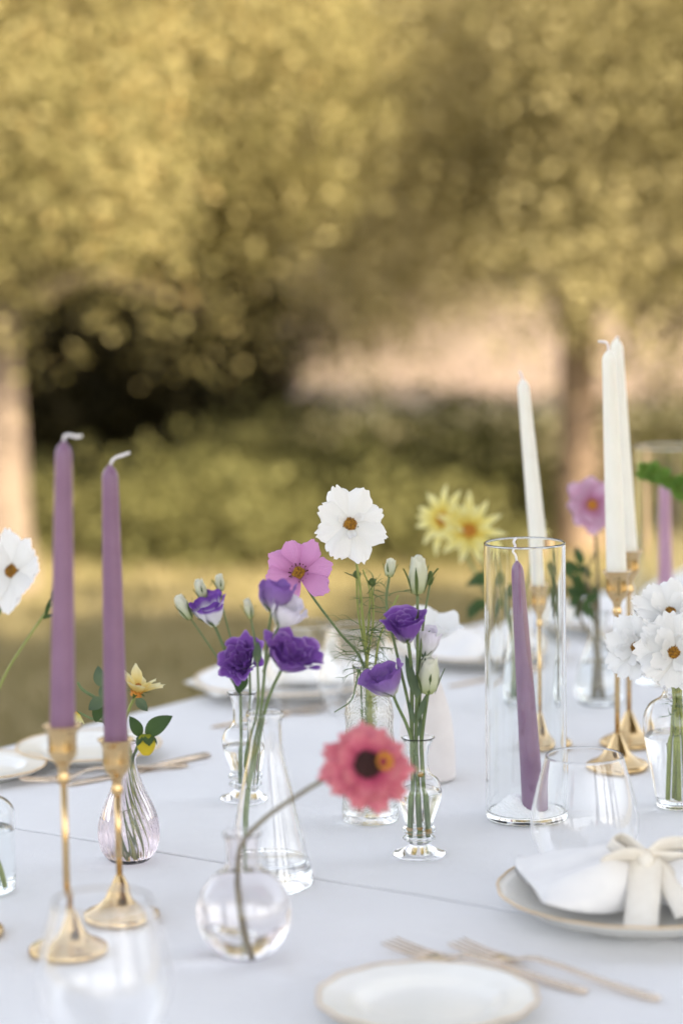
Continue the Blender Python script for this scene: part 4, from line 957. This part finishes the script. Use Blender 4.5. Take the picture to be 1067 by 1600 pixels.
bud(f, c + Vector((0, 0, .002)), (0, -.15, -1), .021, .0185, 'bud_yellow', 0, sep=False); 
for i in range(5):
    p = lisi_petal(.0125, .0101, .62, i * 1.2566 + .4, .0, .03, .0, nt=7, ns=9, sp=.02, cone=.0)
    V = np.array(p[0]); k_ = np.array(p[1])[:, 1]; u_ = np.array(p[1])[:, 0] - .5
    mesh('sepal', xf(V * np.array((1, 1, 1))[None] - np.stack([np.zeros(len(k_))] * 2 + [k_ * np.abs(u_) * .012], 1), frame(c + Vector((0, 0, .002)), (0, -.15, -1), up=(.2, 1, .1))), p[2], M['leaf'], f, UV=p[1])
leaf(f, at(229, 1148, d - .016), (.75, -.1, .62), .031, .0090, (-.3, -1, .4)); leaf(f, at(220, 1150, d - .012), (-.42, -.1, .95), .022, .0062, (.3, -1, .3))
c = at(130, 1078, d + .02); s0 = inside(bD, .000, .005, .008)
f = fl('dahlia_shoot', 'leafy dahlia side shoot reaching out between the two mauve candles', s0, [at(208, 1270, d), at(203, 1190, d), at(185, 1130, d + .01), at(155, 1095, d + .015), c, at(122, 1066, d + .02)], [.0022, .0018, .0014], group=gD)
for px, py, dr, L, W in [(158, 1098, (-.25, -.2, -.8), .020, .006), (162, 1092, (-.8, -.3, -.5), .018, .0065), (160, 1092, (.35, -.2, .9), .022, .0060), (164, 1105, (.1, -.2, -1), .022, .0045)]: leaf(f, at(px, py, d + .013), dr, L, W, mtl='leaf_grey' if px != 158 else 'leaf')
c2 = at(121, 1112, d + .02)
stem(f, [at(185, 1130, d + .01), at(150, 1125, d + .015), c2], .0012)
for i in range(5): add_petal(f, frame(c2, (-.2, -.3, -1)), i * 1.25, .9, petal(.014, .003, base=.4, peak=.6), M['yellow_petal'], .001)

# ---- jar at the end (E): white cosmos
d = bE.y; c = at(20, 893, d - .02); s0 = inside(bE, .012, -.010, .008)
nn = (CAMDIR(c) + Vector((-.60, 0, .30))).normalized()
f = flower('cosmos_flower', 'white cosmos with wide smooth petals rising from the shouldered jar', s0, 'cosmos in the shouldered jar')
cosmos(f, c, nn, .040, 8, 'white_petal', .10, W=.0122, teeth=.06, cup=.25, disc=.20, tilt=.22)
stem(f, [s0, at(-18, 1300, d), at(-24, 1180, d), at(-12, 1000, d), c - nn * .006], [.0022, .0018, .0014], 'stem')
s0 = inside(bE, -.004, -.006, .008)
f = flower('cosmos_bud', 'thin cosmos stem with a small bud leaning towards the tall mauve candle', s0, 'cosmos in the shouldered jar')
c = at(84, 940, d + .015)
stem(f, [s0, at(-16, 1250, d), at(-14, 1130, d), at(6, 1060, d + .005), at(48, 992, d + .01), c], [.0017, .0014, .0012], 'stem_yellow')
bud(f, c, (.3, 0, 1), .016, .008, 'sepal', sep=False); leaf(f, at(72, 962, d + .012), (.3, -.2, 1), .018, .002); leaf(f, at(66, 966, d + .012), (.9, -.2, .3), .014, .0018)
s0 = inside(bE, .012, -.014, .040)
f = flower('cut_stem', 'thick pale green cut stem standing in the shouldered jar', s0 - Vector((0, 0, .034)), cat='stem')
stem(f, [s0 + Vector((.008, 0, -.034)), s0 + Vector((.002, 0, -.01)), s0 + Vector((-.014, 0, .035)), s0 + Vector((-.022, .012, .06))], .0026, 'stem_yellow')

# ---- yellow dahlias behind the cylinder (R)
d = bR.y; gR = 'yellow dahlias behind the cylinder'
def dahlia(f, c, nn, R, k, layers=2, mtl='yellow_petal', core='disc_orange', W=.135):
    mx_ = frame(c, nn)
    for li in range(layers):
        for i in range(0, k, 1 + li):
            p = petal(R * (1 - .32 * li) * rnd.uniform(.85, 1.1), R * W, base=.3, peak=.9, cup=.12, droop=rnd.uniform(-.1, .2), nt=9, ns=5, ripple=.02, fold=.5, point=True)
            add_petal(f, mx_, i * 6.2832 / k + li * 3.14 / k, (.10 + .28 * li) * rnd.uniform(.4, 1.5), p, M[mtl], R * .12, zoff=R * .03 * li)
    V, Fc = bumps_dome(R * .24, R * .16, 70, R * .03, mx_); mesh('disc', V, Fc, M[core], f)
    calyx(f, Vector(c) - unit(nn) * R * .14, nn, R * .3, R * .07, 6, .9)
c = at(733, 829, d); nn = (CAMDIR(c) + Vector((.05, 0, .18))).normalized(); s0 = inside(bR, -.004, -.003, .010)
f = fl('dahlia_flower', 'spiky yellow dahlia with orange centre facing the table', s0, [at(796, 1040, d), at(788, 990, d), at(766, 910, d), c - nn * .008], [.0026, .0022, .0017], group=gR)
dahlia(f, c, nn, .043, 11)
c = at(692, 812, d + .02); nn = (CAMDIR(c) + Vector((-.75, .1, .15))).normalized(); s0 = inside(bR, .002, -.003, .010)
f = fl('dahlia_flower', 'spiky yellow dahlia turned sideways behind its orange centred twin', s0, [at(798, 1040, d), at(786, 985, d), at(745, 900, d + .015), c - nn * .008], [.0026, .0022, .0017], group=gR)
dahlia(f, c, nn, .042, 10)
c = at(843, 822, d + .02); nn = Vector((.8, -.2, .5)); s0 = inside(bR, .006, .002, .010)
f = fl('dahlia_flower', 'yellow dahlia mostly hidden behind the single white candle', s0, [at(804, 1040, d), at(812, 960, d), at(832, 880, d), c - nn * .008], [.0026, .0022, .0017], group=gR)
dahlia(f, c, nn, .020, 8)
s0 = inside(bR, -.006, .004, .010)
f = fl('dahlia_shoot', 'leafy dahlia stem with drooping leaves behind the glass cylinder', s0, [at(794, 1040, d), at(790, 985, d), at(775, 930, d)], [.0026, .0022, .0014], group=gR)
for px, py, dr, L, W in [(772, 905, (-.9, 0, .05), .036, .011), (765, 945, (-.6, 0, .02), .030, .009), (752, 945, (-.7, 0, -.45), .026, .008), (775, 930, (.7, 0, .3), .034, .011)]: leaf(f, at(px, py, d), dr, L, W, (0, -1, .9), curl=.5)

# ---- pear vase behind white candles (Q): pink bloom and lobed leaves
d = bQ.y; c = at(924, 789, d); nn = (CAMDIR(c) + Vector((.35, 0, .05))).normalized(); s0 = inside(bQ, .003, 0, .010)
f = fl('zinnia_flower', 'pale mauve pink bloom peeping out beside the white candles', s0, [at(935, 1010, d), at(934, 930, d), at(930, 840, d), c - nn * .006], [.0026, .0020, .0016], 'stem_brown')
mx_ = frame(c, nn)
for li, (k, L, W, tl) in enumerate([(8, .036, .0135, .1), (8, .026, .0095, .4)]):
    for i in range(k): add_petal(f, mx_, i * 6.2832 / k + li * .3, tl * rnd.uniform(.5, 1.5), petal(L * rnd.uniform(.85, 1.08), W, base=.35, peak=.7, cup=.15, teeth=.06, ripple=.05, droop=rnd.uniform(0, .3)), M['mauve_petal'], .003)
V, Fc = bumps_dome(.008, .006, 60, .001, mx_); mesh('disc', V, Fc, M['disc_orange'], f)
s0 = inside(bQ, -.004, .002, .010)
f = fl('leafy_stem', 'dark lobed green leaves above the pear vase beside the white candles', s0, [at(932, 1010, d), at(925, 940, d), at(915, 900, d), at(930, 860, d)], [.0030, .0024, .0014], 'stem_brown')
f['category'] = 'foliage'
for i in range(17):
    a = rnd.uniform(0, 6.28); p = at(908 + 26 * math.cos(a) * rnd.random(), 912 + 36 * math.sin(a) * rnd.random(), d + rnd.uniform(-.02, .02))
    leaf(f, p, (rnd.uniform(-1, .8), rnd.uniform(-.4, .3), rnd.uniform(-.8, .8)), .026, .0062, (rnd.uniform(-.5, .5), -1, .5))
for px in (898, 944): 
    stem(f, [at(916, 905, d), at(905 if px < 920 else 934, 960, d), at(928, 1010, d), inside(bQ, (px - 920) * .0002, .004, .010)], [.0018, .0022], 'stem_brown')

# ---- urn vase: white double cosmos (T)
d = bT.y; gT = 'white double cosmos in the urn vase'
for px, py, dd, off, R, k, lb, ro in [(1052, 1020, -.035, (.05, 0, .12), .044, 9, 'full white double cosmos with golden centre over the urn vase lip', .2), (1046, 958, -.005, (.15, .1, .75), .040, 9, 'white double cosmos tilted upward at the top of the urn vase', .5),
                                      (994, 1012, -.01, (-.85, 0, .15), .038, 9, 'white double cosmos turned sideways towards the brass holder', .1), (1095, 985, 0, (.6, 0, .35), .040, 9, 'white double cosmos on the far side of the urn vase bunch', .3)]:
    c = at(px, py, d + dd); nn = (CAMDIR(c) + Vector(off)).normalized(); s0 = inside(bT, (px - 1052) * .00015, dd * .3, .010)
    f = flower('cosmos_flower', lb, s0, gT)
    cosmos(f, c, nn, R * 1.02, k, 'white_petal', ro, W=R * .40, teeth=.09, cup=.15, disc=.20, tilt=.15, inner=8)
    for i in range(4):
        add_petal(f, frame(c, nn, roll=ro), i * 1.55 + .4, .35, petal(R * rnd.uniform(.55, .8), R * .24, base=.3, peak=.7, cup=.2, teeth=.06, ripple=.04, ns=11), M['white_petal'], R * .05, zoff=R * .05)
    stem(f, [s0, inside(bT, (px - 1052) * .0001, 0, .09), inside(bT, (px - 1052) * .00008, 0, .135), Vector(c) - nn * .02 + Vector((0, 0, -.012)), Vector(c) - nn * .006], [.0021, .0018, .0014], 'stem_yellow')
s0 = inside(bT, -.004, -.004, .012)
f = flower('cosmos_foliage', 'feathery cosmos leaves inside the urn vase neck', s0, cat='foliage')
stem(f, [s0, inside(bT, -.003, -.004, .08), inside(bT, -.006, -.003, .14)], .0016, 'stem_yellow')
threads(f, [inside(bT, -.004, -.004, z) for z in (.08, .09, .10, .11, .12, .13)], 14, .024, 1, None, 12)

# ---- arching green spray from the vase past the taller cylinder
d = bX.y; s0 = inside(bX, 0, 0, .01); pts = [at(1136, 1000, d), at(1132, 880, d), at(1110, 790, d - .02), at(1066, 762, d - .05), at(1030, 742, d - .07), at(1004, 733, d - .08)]
f = fl('green_spray', 'bright green leafy spray arching before the taller glass cylinder', s0, pts, [.0026, .0022, .0016, .0010], group=None); f['category'] = 'foliage'
cp = catmull([list(p) for p in pts[2:]], 8)
for i, p in enumerate(cp):
    for _ in range(3): leaf(f, p, (rnd.uniform(-.8, .5), rnd.uniform(-.6, .4), rnd.uniform(-.9, .7)), .020 * rnd.uniform(.7, 1.1) * (1 - .3 * i / len(cp)), .0075, (rnd.uniform(-.6, .6), -1, .6), mtl='spray')
